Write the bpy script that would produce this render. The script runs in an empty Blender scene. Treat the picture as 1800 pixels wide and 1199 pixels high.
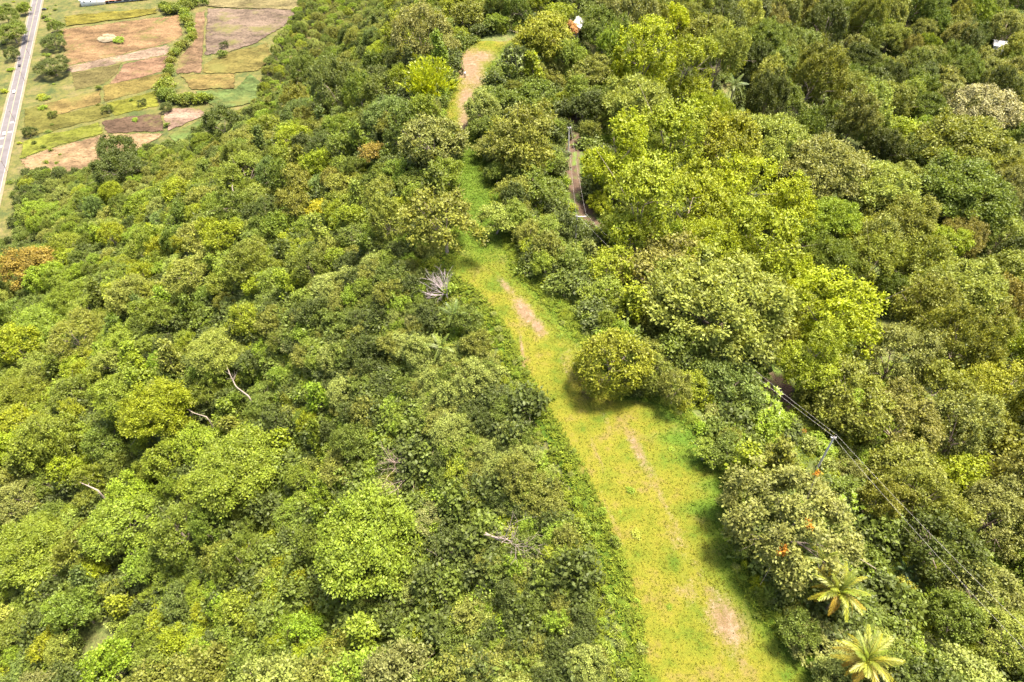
import bpy, math, random
import numpy as np
from mathutils import Vector, Matrix

random.seed(7)
RNG = np.random.default_rng(7)
R_ = math.radians
scene = bpy.context.scene
COL = scene.collection

# ------------------------------------------------------------------ camera, sky, sun, exposure
CAM_Z, PITCH, FPX, W0, H0 = 75.0, 45.0, 1200.0, 1800.0, 1199.0
cam_d = bpy.data.cameras.new('camera')
cam_d.lens, cam_d.sensor_width = 24.0, 36.0
cam_d.clip_start, cam_d.clip_end = 0.5, 6000
cam = bpy.data.objects.new('camera', cam_d); COL.objects.link(cam)
cam.location = (0, 0, CAM_Z)
cam.rotation_euler = (R_(90 - PITCH), 0, 0)
scene.camera = cam

SUN_AZ, SUN_EL = 62.0, 72.0                     # azimuth from +Y towards +X
to_sun = Vector((math.cos(R_(SUN_EL)) * math.sin(R_(SUN_AZ)), math.cos(R_(SUN_EL)) * math.cos(R_(SUN_AZ)), math.sin(R_(SUN_EL))))
world = bpy.data.worlds.new('World'); scene.world = world; world.use_nodes = True
wn = world.node_tree.nodes; wl_ = world.node_tree.links
sky = wn.new('ShaderNodeTexSky'); sky.sky_type = 'NISHITA'; sky.sun_disc = False
sky.sun_elevation = R_(SUN_EL); sky.sun_rotation = R_(SUN_AZ)
sky.air_density, sky.dust_density, sky.ozone_density = 0.8, 5.0, 0.3
wl_.new(sky.outputs[0], wn['Background'].inputs[0]); wn['Background'].inputs[1].default_value = 0.12
sun_d = bpy.data.lights.new('sun', 'SUN'); sun_d.energy = 3.8; sun_d.angle = R_(11); sun_d.color = (1, 0.91, 0.74)
sun = bpy.data.objects.new('sun', sun_d); COL.objects.link(sun)
sun.rotation_euler = (-to_sun).to_track_quat('-Z', 'Y').to_euler()
sun.location = to_sun * 300
vs = scene.view_settings
vs.view_transform, vs.look, vs.exposure, vs.gamma, vs.use_curve_mapping = 'Standard', 'None', 2.34, 1.0, False
cy = scene.cycles
cy.max_bounces, cy.diffuse_bounces, cy.glossy_bounces, cy.transmission_bounces, cy.transparent_max_bounces = 6, 3, 1, 3, 4
cy.caustics_reflective = cy.caustics_refractive = False

# ------------------------------------------------------------------ pixels and terrain
C45, S45 = math.cos(R_(PITCH)), math.sin(R_(PITCH))
def ray(u, v):
    X, Y = (u - W0 / 2) / FPX, (H0 / 2 - v) / FPX
    return np.array([X, C45 + S45 * Y, -S45 + C45 * Y])
def plane_pt(u, v, z):
    d = ray(u, v); t = (CAM_Z - z) / -d[2]
    return d[0] * t, d[1] * t
def project(p):
    x, y, z = p[0], p[1], p[2] - CAM_Z
    dep = y * C45 - z * S45
    up = y * S45 + z * C45
    return W0 / 2 + FPX * x / dep, H0 / 2 - FPX * up / dep, dep

def table(pts, z):
    w = sorted((plane_pt(u, v, z)[::-1]) for u, v in pts)
    return np.array([a for a, b in w]), np.array([b for a, b in w])
L_PX = [(1150, 1330), (1132, 1199), (1120, 1080), (1090, 980), (1048, 880), (1008, 800), (960, 720), (916, 640), (893, 590), (862, 540), (825, 503), (795, 478), (800, 430), (800, 350), (800, 280), (786, 235), (782, 200), (798, 160), (808, 98)]
R_PX = [(1560, 1330), (1452, 1199), (1350, 1090), (1292, 1000), (1275, 900), (1278, 830), (1235, 770), (1180, 715), (1120, 690), (1060, 630), (1010, 580), (960, 520), (915, 480), (900, 430), (885, 370), (865, 310), (848, 270), (838, 230), (850, 190), (862, 140), (892, 92)]
LY, LX = table(L_PX, 0); RY, RX = table(R_PX, 0)
LY = np.append(LY, [215, 260, 500, 900]); LX = np.append(LX, [2, 10, 20, 25])
RY = np.append(RY, [215, 260, 500, 900]); RX = np.append(RX, [16, 18, 28, 33])
D_PX = [(1830, 1330), (1700, 1180), (1565, 1010), (1405, 800), (1362, 660), (1200, 520), (1068, 428), (1012, 350), (1008, 300), (1012, 250), (1010, 215)]
DY, DX = table(D_PX, -8)
DY = np.append(DY, [215, 260, 500, 900]); DX = np.append(DX, [30, 38, 50, 60])

def sstep(a, b, x):
    t = np.clip((x - a) / (b - a), 0, 1); return t * t * (3 - 2 * t)
def noise2(x, y):
    return (np.sin(x * .071 + 1.3 + 1.7 * np.sin(y * .031)) + np.sin(y * .063 + .7 + 1.5 * np.sin(x * .041 + 2)) +
            .6 * np.sin(x * .17 + y * .13 + 2.1) + .5 * np.sin(-x * .14 + y * .19)) / 3.1
def h(x, y):
    x = np.asarray(x, float); y = np.asarray(y, float)
    xl = np.interp(y, LY, LX); xr = np.interp(y, RY, RX); xd = np.interp(y, DY, DX)
    dL = np.maximum(0, xl - x); dR = np.maximum(0, x - xr)
    B = np.interp(y, [370, 387, 407, 436, 490, 520], [315, 292, 248, 214, 180, 172])
    u = dL / B
    f = .5 * (u + 1 - np.sqrt((u - 1) ** 2 + .0012)) + .0003
    f = 1 - np.clip(1 - f, 0, 1) ** (1 + .5 * sstep(180, 330, y))
    zl = -170 * f
    g = np.maximum(xd - xr - 2.2, 2.0)
    bench = -8 * sstep(0, 1, dR / g)
    beyond = np.maximum(0, dR - g - 4.6)
    drop = -46 * (1 - np.exp(-beyond / 85))
    zr = bench + drop
    far = sstep(10, 90, x) * np.maximum(0, y - 290) * .22
    zr = zr + np.minimum(far, 90)
    n = noise2(x, y)
    zl = zl + n * 4.0 * sstep(8, 45, dL) * (1 - sstep(.85, 1.0, u))
    zr = zr + n * 3.5 * sstep(12, 50, beyond)
    crest = 7 * sstep(185, 235, y) * (1 - sstep(300, 420, y)) * np.exp(-np.minimum(dL, 400) / 60)
    crest = crest * np.where(dR > 0, np.exp(-dR / 60), 1)
    zl = zl * (1 - .25 * np.exp(-dL / 14))
    return np.where(dL > 0, zl, zr) + crest + .12 * np.sin(x * .9 + .4 * y) * np.sin(y * .7)
TT = np.concatenate([np.arange(30, 400, .5), np.arange(400, 1600, 2.)])
def hit(u, v, off=0.0):
    d = ray(u, v)
    z = CAM_Z + d[2] * TT - h(d[0] * TT, d[1] * TT) - off
    i = int(np.argmax(z < 0))
    if z[i] >= 0: i = len(TT) - 1
    t0, t1 = TT[max(i - 1, 0)], TT[i]
    for _ in range(12):
        tm = .5 * (t0 + t1)
        if CAM_Z + d[2] * tm - float(h(d[0] * tm, d[1] * tm)) - off < 0: t1 = tm
        else: t0 = tm
    p = d * t1
    return np.array([p[0], p[1], CAM_Z + p[2]]), t1
def gz(x, y): return float(h(x, y))

# ------------------------------------------------------------------ mesh helpers
def mesh(name, verts, faces, mat=None, tint=None, smooth=False, fmat=None, mats=None, attrs=None):
    me = bpy.data.meshes.new(name)
    verts = np.asarray(verts, np.float32)
    if isinstance(faces, np.ndarray):
        n, k = faces.shape
        me.vertices.add(len(verts)); me.vertices.foreach_set('co', verts.ravel())
        me.loops.add(n * k); me.loops.foreach_set('vertex_index', faces.astype(np.int32).ravel())
        me.polygons.add(n); me.polygons.foreach_set('loop_start', np.arange(0, n * k, k, dtype=np.int32))
    else:
        me.from_pydata([tuple(v) for v in verts], [], [tuple(f) for f in faces])
    if fmat is not None: me.polygons.foreach_set('material_index', np.asarray(fmat, np.int32))
    if smooth: me.polygons.foreach_set('use_smooth', np.ones(len(me.polygons), bool))
    for m in (mats or ([mat] if mat else [])): me.materials.append(m)
    for nm, arr in (attrs or {}).items():
        a = me.attributes.new(nm, 'FLOAT', 'POINT'); a.data.foreach_set('value', np.asarray(arr, np.float32))
    if tint is not None:
        a = me.attributes.new('tint', 'FLOAT', 'POINT'); a.data.foreach_set('value', np.asarray(tint, np.float32))
    me.update(calc_edges=True); me.validate()
    return me
def link(name, me, parent=None, loc=None, col=None):
    o = bpy.data.objects.new(name, me); COL.objects.link(o)
    if parent is not None: o.parent = parent
    if loc is not None: o.location = loc
    if col is not None: o.color = (*col, 1)
    return o
def tag(o, label=None, cat=None, group=None, kind=None):
    if label: o['label'] = label
    if cat: o['category'] = cat
    if group: o['group'] = group
    if kind: o['kind'] = kind
    return o
def empty(name, loc, rz=0, s=1.0):
    o = bpy.data.objects.new(name, None); COL.objects.link(o)
    o.location = loc; o.rotation_euler = (0, 0, rz)
    o.scale = s if isinstance(s, tuple) else (s, s, s)
    o.empty_display_size = .3
    return o

def tube(path, radii, sides=6):
    path = np.asarray(path, float); n = len(path)
    tan = np.gradient(path, axis=0); tan /= np.linalg.norm(tan, axis=1)[:, None] + 1e-9
    ref = np.array([.31, .17, 1.0]) if abs(tan[:, 2]).mean() < .8 else np.array([1.0, .2, .1])
    a = np.cross(tan, ref); a /= np.linalg.norm(a, axis=1)[:, None] + 1e-9
    b = np.cross(tan, a)
    ang = np.arange(sides) * 2 * math.pi / sides
    v = path[:, None, :] + np.asarray(radii)[:, None, None] * (np.cos(ang)[None, :, None] * a[:, None, :] + np.sin(ang)[None, :, None] * b[:, None, :])
    v = v.reshape(-1, 3)
    f = []
    for i in range(n - 1):
        for j in range(sides):
            k = (j + 1) % sides
            f.append((i * sides + j, i * sides + k, (i + 1) * sides + k, (i + 1) * sides + j))
    return v, np.array(f)
def joinm(parts):
    V, F, o = [], [], 0
    for v, f in parts:
        V.append(v); F.append(np.asarray(f) + o); o += len(v)
    return np.concatenate(V), np.concatenate(F)
BOXF = np.array([(0, 3, 2, 1), (4, 5, 6, 7), (0, 1, 5, 4), (1, 2, 6, 5), (2, 3, 7, 6), (3, 0, 4, 7)])
def box(x0, x1, y0, y1, z0, z1):
    return np.array([(x0, y0, z0), (x1, y0, z0), (x1, y1, z0), (x0, y1, z0), (x0, y0, z1), (x1, y0, z1), (x1, y1, z1), (x0, y1, z1)], float), BOXF

# ------------------------------------------------------------------ materials
def newmat(name):
    m = bpy.data.materials.new(name); m.use_nodes = True
    nt = m.node_tree; b = nt.nodes['Principled BSDF']
    b.inputs['Specular IOR Level'].default_value = .25
    return m, nt, b
def N(nt, t, **kw):
    n = nt.nodes.new(t)
    for k, v in kw.items(): setattr(n, k, v)
    return n
def ramp(nt, stops, interp='LINEAR'):
    r = N(nt, 'ShaderNodeValToRGB'); r.color_ramp.interpolation = interp
    e = r.color_ramp.elements
    while len(e) < len(stops): e.new(.5)
    for i, (p, c) in enumerate(stops):
        e[i].position = p; e[i].color = (*c, 1) if len(c) == 3 else c
    return r
def noise_n(nt, vec, scale, detail=4, rough=.6):
    n = N(nt, 'ShaderNodeTexNoise'); n.inputs['Scale'].default_value = scale
    n.inputs['Detail'].default_value = detail; n.inputs['Roughness'].default_value = rough
    nt.links.new(vec, n.inputs['Vector']); return n
def mixc(nt, a, b, fac, blend='MIX'):
    m = N(nt, 'ShaderNodeMix', data_type='RGBA', blend_type=blend)
    for s, i in ((fac, 0), (a, 6), (b, 7)):
        if isinstance(s, (int, float)): m.inputs[i].default_value = s
        elif isinstance(s, tuple): m.inputs[i].default_value = (*s, 1)
        else: nt.links.new(s, m.inputs[i])
    return m.outputs[2]
def math_n(nt, op, a, b=0.0, clamp=False):
    m = N(nt, 'ShaderNodeMath', operation=op, use_clamp=clamp)
    for i, s in enumerate((a, b)):
        if isinstance(s, (int, float)): m.inputs[i].default_value = s
        else: nt.links.new(s, m.inputs[i])
    return m.outputs[0]
def simple(name, col, rough=.7, var=.25, scale=3.0, metal=0.0, bump=0.0):
    m, nt, b = newmat(name)
    tc = N(nt, 'ShaderNodeTexCoord')
    n = noise_n(nt, tc.outputs['Object'], scale, 5)
    r = ramp(nt, [(.25, tuple(c * (1 - var) for c in col)), (.75, tuple(min(1, c * (1 + var)) for c in col))])
    nt.links.new(n.outputs[0], r.inputs[0]); nt.links.new(r.outputs[0], b.inputs['Base Color'])
    b.inputs['Roughness'].default_value = rough; b.inputs['Metallic'].default_value = metal
    if bump:
        bp = N(nt, 'ShaderNodeBump'); bp.inputs['Strength'].default_value = bump
        nt.links.new(n.outputs[0], bp.inputs['Height']); nt.links.new(bp.outputs[0], b.inputs['Normal'])
    return m
def foliage(name, trans=.35, rough=.55, spec=.25, fixed=None):
    m, nt, b = newmat(name)
    if fixed is None: src = N(nt, 'ShaderNodeObjectInfo').outputs['Color']
    else:
        rgb = N(nt, 'ShaderNodeRGB'); rgb.outputs[0].default_value = (*fixed, 1); src = rgb.outputs[0]
    at = N(nt, 'ShaderNodeAttribute', attribute_name='tint')
    tc = N(nt, 'ShaderNodeTexCoord')
    n = noise_n(nt, tc.outputs['Object'], .42, 3)
    k = math_n(nt, 'ADD', math_n(nt, 'MULTIPLY', n.outputs[0], .8), .6)
    val = math_n(nt, 'MULTIPLY', at.outputs['Fac'], k)
    hs = N(nt, 'ShaderNodeHueSaturation')
    nt.links.new(src, hs.inputs['Color'])
    nt.links.new(val, hs.inputs['Value'])
    n2 = noise_n(nt, tc.outputs['Object'], .5, 3)
    nt.links.new(math_n(nt, 'ADD', math_n(nt, 'MULTIPLY', n2.outputs[0], .036), .482), hs.inputs['Hue'])
    nt.links.new(hs.outputs[0], b.inputs['Base Color'])
    b.inputs['Roughness'].default_value = rough; b.inputs['Specular IOR Level'].default_value = spec
    tr = N(nt, 'ShaderNodeBsdfTranslucent')
    tcol = mixc(nt, hs.outputs[0], (1.25, 1.15, .55), 1.0, 'MULTIPLY')
    nt.links.new(tcol, tr.inputs[0])
    ms = N(nt, 'ShaderNodeMixShader'); ms.inputs[0].default_value = trans
    nt.links.new(b.outputs[0], ms.inputs[1]); nt.links.new(tr.outputs[0], ms.inputs[2])
    nt.links.new(ms.outputs[0], nt.nodes['Material Output'].inputs[0])
    return m
M_LEAF = foliage('leaf_canopy')
M_GLOSS = foliage('leaf_glossy', .3, .4, .4)
M_GRASSBLADE = foliage('grass_blade', .4, .6, .15)
M_FROND = foliage('palm_frond', .35, .45, .35)
M_BARK = simple('bark', (.20, .16, .125), .85, .35, 4, bump=.4)
M_DEAD = simple('bleached_dead_wood', (.19, .155, .13), .8, .25, 5)
M_BLEACH = simple('bleached_twigs', (.29, .24, .235), .8, .25, 5)
M_BRUSH = simple('dry_brush_wood', (.20, .150, .120), .85, .3, 5)
M_CONC = simple('pole_concrete', (.50, .46, .43), .8, .15, 3)
M_WIRE = simple('wire_aluminium', (.30, .28, .26), .5, .1, 1)
M_WHITE = simple('white_paint', (.78, .76, .73), .6, .06, .8)
M_ROOFW = simple('white_metal_roof', (.48, .48, .48), .4, .06, .6)
M_DARK = simple('dark_opening', (.03, .03, .04), .3, .2, 1)
M_RUST = simple('red_tile', (.32, .13, .08), .8, .25, 2)
M_TYRE = simple('tyre_rubber', (.02, .02, .02), .8, .1, 3)
M_GLASS = simple('car_glass', (.02, .025, .03), .1, .1, 1)

# ground: leaf litter and low green weeds under the trees, yellowish meadow in the valley
def ground_mat():
    m, nt, b = newmat('forest_floor')
    g = N(nt, 'ShaderNodeNewGeometry'); P = g.outputs['Position']
    n1 = noise_n(nt, P, .18, 5); n2 = noise_n(nt, P, 1.4, 4)
    r1 = ramp(nt, [(.3, (.055, .075, .016)), (.5, (.085, .085, .026)), (.68, (.14, .085, .05))])
    nt.links.new(n1.outputs[0], r1.inputs[0])
    c = mixc(nt, r1.outputs[0], (.06, .10, .018), math_n(nt, 'MULTIPLY', n2.outputs[0], .8))
    r5 = ramp(nt, [(.38, (.3, .3, .3)), (.5, (.9, .9, .9)), (.62, (1.25, 1.25, 1.2))]); nt.links.new(noise_n(nt, P, 2.2, 6, .8).outputs[0], r5.inputs[0]); c = mixc(nt, c, r5.outputs[0], .95, 'MULTIPLY')
    n3 = noise_n(nt, P, .06, 8, .75); r3 = ramp(nt, [(.36, (.026, .038, .008)), (.5, (.060, .060, .013)), (.64, (.085, .070, .028))])
    nt.links.new(n3.outputs[0], r3.inputs[0])
    n4 = noise_n(nt, P, .32, 8, .8); r4 = ramp(nt, [(.36, (.35, .42, .30)), (.48, (.95, .97, .9)), (.62, (1.3, 1.22, 1.1))]); nt.links.new(n4.outputs[0], r4.inputs[0])
    mead = mixc(nt, r3.outputs[0], r4.outputs[0], .9, 'MULTIPLY')
    sp = N(nt, 'ShaderNodeSeparateXYZ'); nt.links.new(P, sp.inputs[0])
    val = math_n(nt, 'LESS_THAN', sp.outputs[2], -160.0)
    c = mixc(nt, c, mead, val)
    nt.links.new(c, b.inputs['Base Color']); b.inputs['Roughness'].default_value = .95
    bp = N(nt, 'ShaderNodeBump'); bp.inputs['Strength'].default_value = .5; bp.inputs['Distance'].default_value = .3
    nt.links.new(n2.outputs[0], bp.inputs['Height']); nt.links.new(bp.outputs[0], b.inputs['Normal'])
    return m
def trail_mat():
    m, nt, b = newmat('mown_grass_trail')
    g = N(nt, 'ShaderNodeNewGeometry'); P = g.outputs['Position']
    bare = N(nt, 'ShaderNodeAttribute', attribute_name='bare').outputs['Fac']
    edge = N(nt, 'ShaderNodeAttribute', attribute_name='edge').outputs['Fac']
    n1 = noise_n(nt, P, .22, 5, .65); n2 = noise_n(nt, P, 1.1, 6, .75); n3 = noise_n(nt, P, 5.5, 5, .8)
    r1 = ramp(nt, [(.32, (.044, .068, .006)), (.43, (.078, .086, .008)), (.54, (.099, .094, .010)), (.67, (.104, .080, .024))])
    nt.links.new(n1.outputs[0], r1.inputs[0])
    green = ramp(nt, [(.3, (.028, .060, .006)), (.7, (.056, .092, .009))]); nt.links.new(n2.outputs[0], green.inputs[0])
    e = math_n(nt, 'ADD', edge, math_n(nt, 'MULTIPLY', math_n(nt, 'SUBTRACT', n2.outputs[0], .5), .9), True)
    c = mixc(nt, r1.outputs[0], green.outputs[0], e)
    soil = ramp(nt, [(.3, (.078, .048, .026)), (.55, (.125, .086, .052)), (.75, (.20, .155, .11))]); nt.links.new(n2.outputs[0], soil.inputs[0])
    k = math_n(nt, 'ADD', math_n(nt, 'MULTIPLY', bare, 1.9), math_n(nt, 'MULTIPLY', math_n(nt, 'SUBTRACT', math_n(nt, 'MULTIPLY', math_n(nt, 'ADD', n2.outputs[0], n3.outputs[0]), .5), .5), 4.2))
    k = math_n(nt, 'SUBTRACT', k, .55, True)
    k = math_n(nt, 'MULTIPLY', k, math_n(nt, 'MULTIPLY', bare, 3.2, True))
    c = mixc(nt, c, soil.outputs[0], k)
    sp = ramp(nt, [(.3, (.62, .62, .62)), (.5, (1, 1, 1)), (.7, (1.3, 1.3, 1.2))]); nt.links.new(n3.outputs[0], sp.inputs[0])
    c = mixc(nt, c, sp.outputs[0], .9, 'MULTIPLY')
    nt.links.new(c, b.inputs['Base Color']); b.inputs['Roughness'].default_value = .95; b.inputs['Specular IOR Level'].default_value = .1
    bp = N(nt, 'ShaderNodeBump'); bp.inputs['Strength'].default_value = .8; bp.inputs['Distance'].default_value = .12
    nt.links.new(math_n(nt, 'ADD', n2.outputs[0], n3.outputs[0]), bp.inputs['Height']); nt.links.new(bp.outputs[0], b.inputs['Normal'])
    return m
def dirt_mat():
    m, nt, b = newmat('red_dirt_road')
    g = N(nt, 'ShaderNodeNewGeometry'); P = g.outputs['Position']
    rut = N(nt, 'ShaderNodeAttribute', attribute_name='bare').outputs['Fac']
    n1 = noise_n(nt, P, .5, 6, .7); n2 = noise_n(nt, P, 3, 5, .75)
    r1 = ramp(nt, [(.3, (.028, .017, .011)), (.5, (.046, .028, .018)), (.72, (.070, .044, .029))]); nt.links.new(n1.outputs[0], r1.inputs[0])  # soil colour darkened to stand in for shade under the overhanging trees
    c = mixc(nt, r1.outputs[0], (.085, .056, .038), math_n(nt, 'MULTIPLY', rut, n2.outputs[0]))
    grass = ramp(nt, [(.46, (0, 0, 0)), (.56, (1, 1, 1))]); n3 = noise_n(nt, P, .16, 4)
    nt.links.new(n3.outputs[0], grass.inputs[0])
    c = mixc(nt, c, (.06, .095, .012), math_n(nt, 'MULTIPLY', grass.outputs[0], math_n(nt, 'SUBTRACT', 1.0, rut)))
    gy_ = N(nt, 'ShaderNodeAttribute', attribute_name='grassy').outputs['Fac']
    gk = math_n(nt, 'SUBTRACT', math_n(nt, 'MULTIPLY', gy_, 1.5), math_n(nt, 'MULTIPLY', n1.outputs[0], 1.35), True)
    gc = ramp(nt, [(.3, (.026, .052, .007)), (.7, (.062, .092, .011))]); nt.links.new(n2.outputs[0], gc.inputs[0]); c = mixc(nt, c, gc.outputs[0], gk)
    nt.links.new(c, b.inputs['Base Color']); b.inputs['Roughness'].default_value = .95
    bp = N(nt, 'ShaderNodeBump'); bp.inputs['Strength'].default_value = .8; bp.inputs['Distance'].default_value = .15
    nt.links.new(n2.outputs[0], bp.inputs['Height']); nt.links.new(bp.outputs[0], b.inputs['Normal'])
    return m

# ------------------------------------------------------------------ the ground
def axis(segs):
    out = [np.arange(a, b, s) for a, b, s in segs]; return np.concatenate(out + [np.array([segs[-1][1]])])
gx = axis([(-2500, -1000, 150), (-1000, -420, 20), (-420, -60, 3), (-60, -24, 1.5), (-24, 72, 1.0), (72, 300, 3), (300, 700, 20), (700, 2500, 150)])
gy = axis([(-400, -20, 40), (-20, 12, 4), (12, 205, 1.0), (205, 640, 3), (640, 900, 10), (900, 4000, 150)])
def sheet(name, xs2d, ys2d, dz, mat, attrs=None):
    z = h(xs2d, ys2d) + dz
    v = np.stack([xs2d, ys2d, z], -1).reshape(-1, 3)
    r, c = xs2d.shape
    i = np.arange(r * c).reshape(r, c)
    f = np.stack([i[:-1, :-1], i[:-1, 1:], i[1:, 1:], i[1:, :-1]], -1).reshape(-1, 4)
    me = mesh(name, v, f, mat, smooth=True, attrs=attrs)
    return link(name, me)
GX, GY = np.meshgrid(gx, gy)
tag(sheet('ground', GX, GY, 0, ground_mat()), kind='structure')

# grassy trail along the crest
ty = np.arange(11, 192, .5)
tl, tr_ = np.interp(ty, LY, LX) - 2.2, np.interp(ty, RY, RX) + 2.6
fr = np.linspace(0, 1, 54)
TX = tl[:, None] + (tr_ - tl)[:, None] * fr[None, :]; TY = np.repeat(ty[:, None], len(fr), 1)
bare = np.zeros_like(TX)
def blob(u, v, rx, ry, ang=0, amp=1.0):
    (x0, y0) = plane_pt(u, v, 0)
    dx, dy = TX - x0, TY - y0
    ca, sa = math.cos(R_(ang)), math.sin(R_(ang))
    a, b = dx * ca + dy * sa, -dx * sa + dy * ca
    global bare
    bare = np.maximum(bare, amp * np.exp(-((a / rx) ** 2 + (b / ry) ** 2)))
for bb in [(922, 548, 1.6, 4.2, 22, 1.0), (945, 575, 1.2, 3.0, 20, .9), (890, 505, 1.0, 3.5, 28, .7), (1120, 790, .9, 4.6, 14, .75), (1160, 870, .7, 4, 12, .5), (918, 620, .35, 5, 4, .8), (950, 700, .4, 4, 16, .6),
           (1275, 1095, 2.2, 3.6, 10, .85), (1210, 1040, 1.6, 2, 0, .5), (1300, 1160, 1.4, 1.6, 0, .45), (1050, 800, .4, 5, 14, .55), (1075, 910, .4, 5, 14, .45), (1190, 950, 2.0, 3.0, 0, .42), (1000, 640, 2, 5, 10, .40),
           (1000, 660, .8, 5, 18, .38), (1065, 740, .7, 5, 18, .38), (1140, 830, 1.2, 3.5, 14, .5), (1185, 920, .8, 4, 12, .38), (1225, 1000, .9, 4, 10, .38), (1255, 1060, 1.0, 3, 10, .6), (825, 118, 4.2, 14, 4, 1.0), (820, 175, 2.6, 9, 0, .95), (815, 215, 1.6, 9, 0, .85), (812, 245, 1.0, 8, 0, .7), (845, 100, 4.5, 5, 0, .9), (838, 140, 3.0, 8, 0, .8)]:
    blob(*bb)
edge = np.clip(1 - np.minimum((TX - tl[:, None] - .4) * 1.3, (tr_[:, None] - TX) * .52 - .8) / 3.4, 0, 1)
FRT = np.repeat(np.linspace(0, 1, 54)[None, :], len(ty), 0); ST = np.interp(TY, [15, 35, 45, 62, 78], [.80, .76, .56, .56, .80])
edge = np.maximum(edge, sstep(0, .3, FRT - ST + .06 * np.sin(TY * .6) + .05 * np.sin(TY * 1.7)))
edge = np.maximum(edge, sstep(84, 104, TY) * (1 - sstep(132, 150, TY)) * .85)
tag(sheet('grass_trail', TX, TY, .07, trail_mat(), {'bare': bare.ravel(), 'edge': edge.ravel()}), kind='structure')

# dirt road on its bench below the crest
dy = np.arange(14, 166, .6); dx = np.interp(dy, DY, DX)
dx = np.convolve(np.pad(dx, 12, 'edge'), np.ones(25) / 25, 'valid')
fr = np.linspace(-2.6, 2.6, 15)
EX = dx[:, None] + fr[None, :] + .25 * np.sin(dy * .7)[:, None] * (np.abs(fr) > 2)[None, :]; EY = np.repeat(dy[:, None], 15, 1)
rut = np.exp(-((np.abs(fr) - .85) / .45) ** 2); rut = np.repeat(rut[None, :], len(dy), 0)
tag(sheet('dirt_road', EX, EY, .06, dirt_mat(), {'bare': rut.ravel(), 'grassy': ((1 - sstep(62, 70, EY)) * .95).ravel()}), kind='structure')

# ------------------------------------------------------------------ the valley: fields, asphalt road
def vpt(u, v): return hit(u, v)[0]
def field_mat(name, a, b_, c, scale=.09, stretch=(1, 1), ang=0):
    m, nt, b = newmat(name)
    g = N(nt, 'ShaderNodeNewGeometry')
    mp = N(nt, 'ShaderNodeMapping'); mp.inputs['Rotation'].default_value[2] = R_(ang); mp.inputs['Scale'].default_value = (stretch[0], stretch[1], 1)
    nt.links.new(g.outputs['Position'], mp.inputs[0])
    n1 = noise_n(nt, mp.outputs[0], scale, 6, .7); n2 = noise_n(nt, g.outputs['Position'], .5, 5, .8)
    r1 = ramp(nt, [(.37, a), (.5, b_), (.63, c)]); nt.links.new(n1.outputs[0], r1.inputs[0])
    r2 = ramp(nt, [(.38, (.40, .37, .32)), (.46, (.9, .9, .88)), (.62, (1.25, 1.22, 1.2))]); nt.links.new(n2.outputs[0], r2.inputs[0])
    cc = mixc(nt, r1.outputs[0], r2.outputs[0], .9, 'MULTIPLY')
    n5 = noise_n(nt, g.outputs['Position'], .045, 7, .7); r5 = ramp(nt, [(.52, (0, 0, 0)), (.66, (.75, .75, .75))]); nt.links.new(n5.outputs[0], r5.inputs[0])
    cc = mixc(nt, cc, (.075, .074, .022), r5.outputs[0])          # weeds coming through in patches
    nt.links.new(cc, b.inputs['Base Color']); b.inputs['Roughness'].default_value = 1; b.inputs['Specular IOR Level'].default_value = .05
    rim = N(nt, 'ShaderNodeAttribute', attribute_name='rim').outputs['Fac']; n3 = noise_n(nt, g.outputs['Position'], .22, 5, .75)
    a_ = math_n(nt, 'MULTIPLY', math_n(nt, 'SUBTRACT', math_n(nt, 'ADD', math_n(nt, 'MULTIPLY', rim, .9), n3.outputs[0]), .62), 6.0, True)   # ragged, thinning crop edge
    nt.links.new(a_, b.inputs['Alpha'])
    return m
def sh(c, k): return tuple(min(1, x * k) for x in c)
FIELDS = [
    ([(108, 50), (318, 22), (324, 60), (300, 74), (160, 106), (107, 116)], (.40, .26, .14)),
    ([(107, 117), (160, 107), (300, 75), (298, 93), (215, 108), (124, 126)], (.46, .34, .25)),
    ([(124, 127), (214, 109), (206, 128), (182, 146), (130, 157)], (.22, .19, .075)),
    ([(215, 110), (297, 95), (290, 124), (190, 148), (207, 128)], (.38, .235, .15)),
    ([(180, 149), (290, 126), (285, 149), (180, 178)], (.30, .24, .075)),
    ([(75, 181), (176, 157), (179, 179), (81, 205)], (.36, .27, .10)),
    ([(186, 180), (275, 158), (280, 184), (198, 203)], (.28, .29, .045)),
    ([(42, 190), (74, 182), (80, 206), (184, 181), (196, 203), (36, 243)], (.23, .22, .055)),
    ([(38, 246), (174, 213), (184, 232), (64, 266), (32, 278)], (.28, .31, .05)),
    ([(30, 280), (64, 267), (184, 233), (292, 232), (245, 264), (160, 315), (60, 315)], (.48, .33, .19)),
    ([(176, 212), (230, 203), (284, 198), (290, 230), (186, 232)], (.21, .14, .095)),
    ([(286, 199), (300, 189), (350, 189), (364, 200), (294, 230)], (.48, .33, .25)),
    ([(294, 238), (366, 201), (400, 205), (316, 256)], (.18, .26, .075)),
    ([(362, 12), (500, 14), (530, 20), (500, 45), (470, 62), (448, 76), (386, 96), (357, 96)], (.31, .235, .18)),
    ([(345, 20), (361, 14), (356, 97), (354, 128), (308, 130), (314, 102), (342, 72)], (.36, .24, .145)),
    ([(355, 128), (356, 112), (400, 91), (470, 74), (480, 100), (458, 122), (416, 128)], (.28, .24, .075)),
    ([(316, 130), (415, 129), (412, 154), (336, 157)], (.36, .275, .10)),
    ([(340, 159), (413, 156), (440, 128), (470, 150), (450, 180), (380, 193)], (.19, .27, .085)),
    ([(112, 27), (275, 13), (279, 23), (112, 46)], (.30, .27, .05)),
    ([(168, 68), (182, 60), (200, 59), (206, 65), (198, 72), (178, 75)], (.66, .55, .38)),
    ([(365, -12), (560, -12), (530, 18), (360, 11)], (.34, .29, .14)),
]
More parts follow.
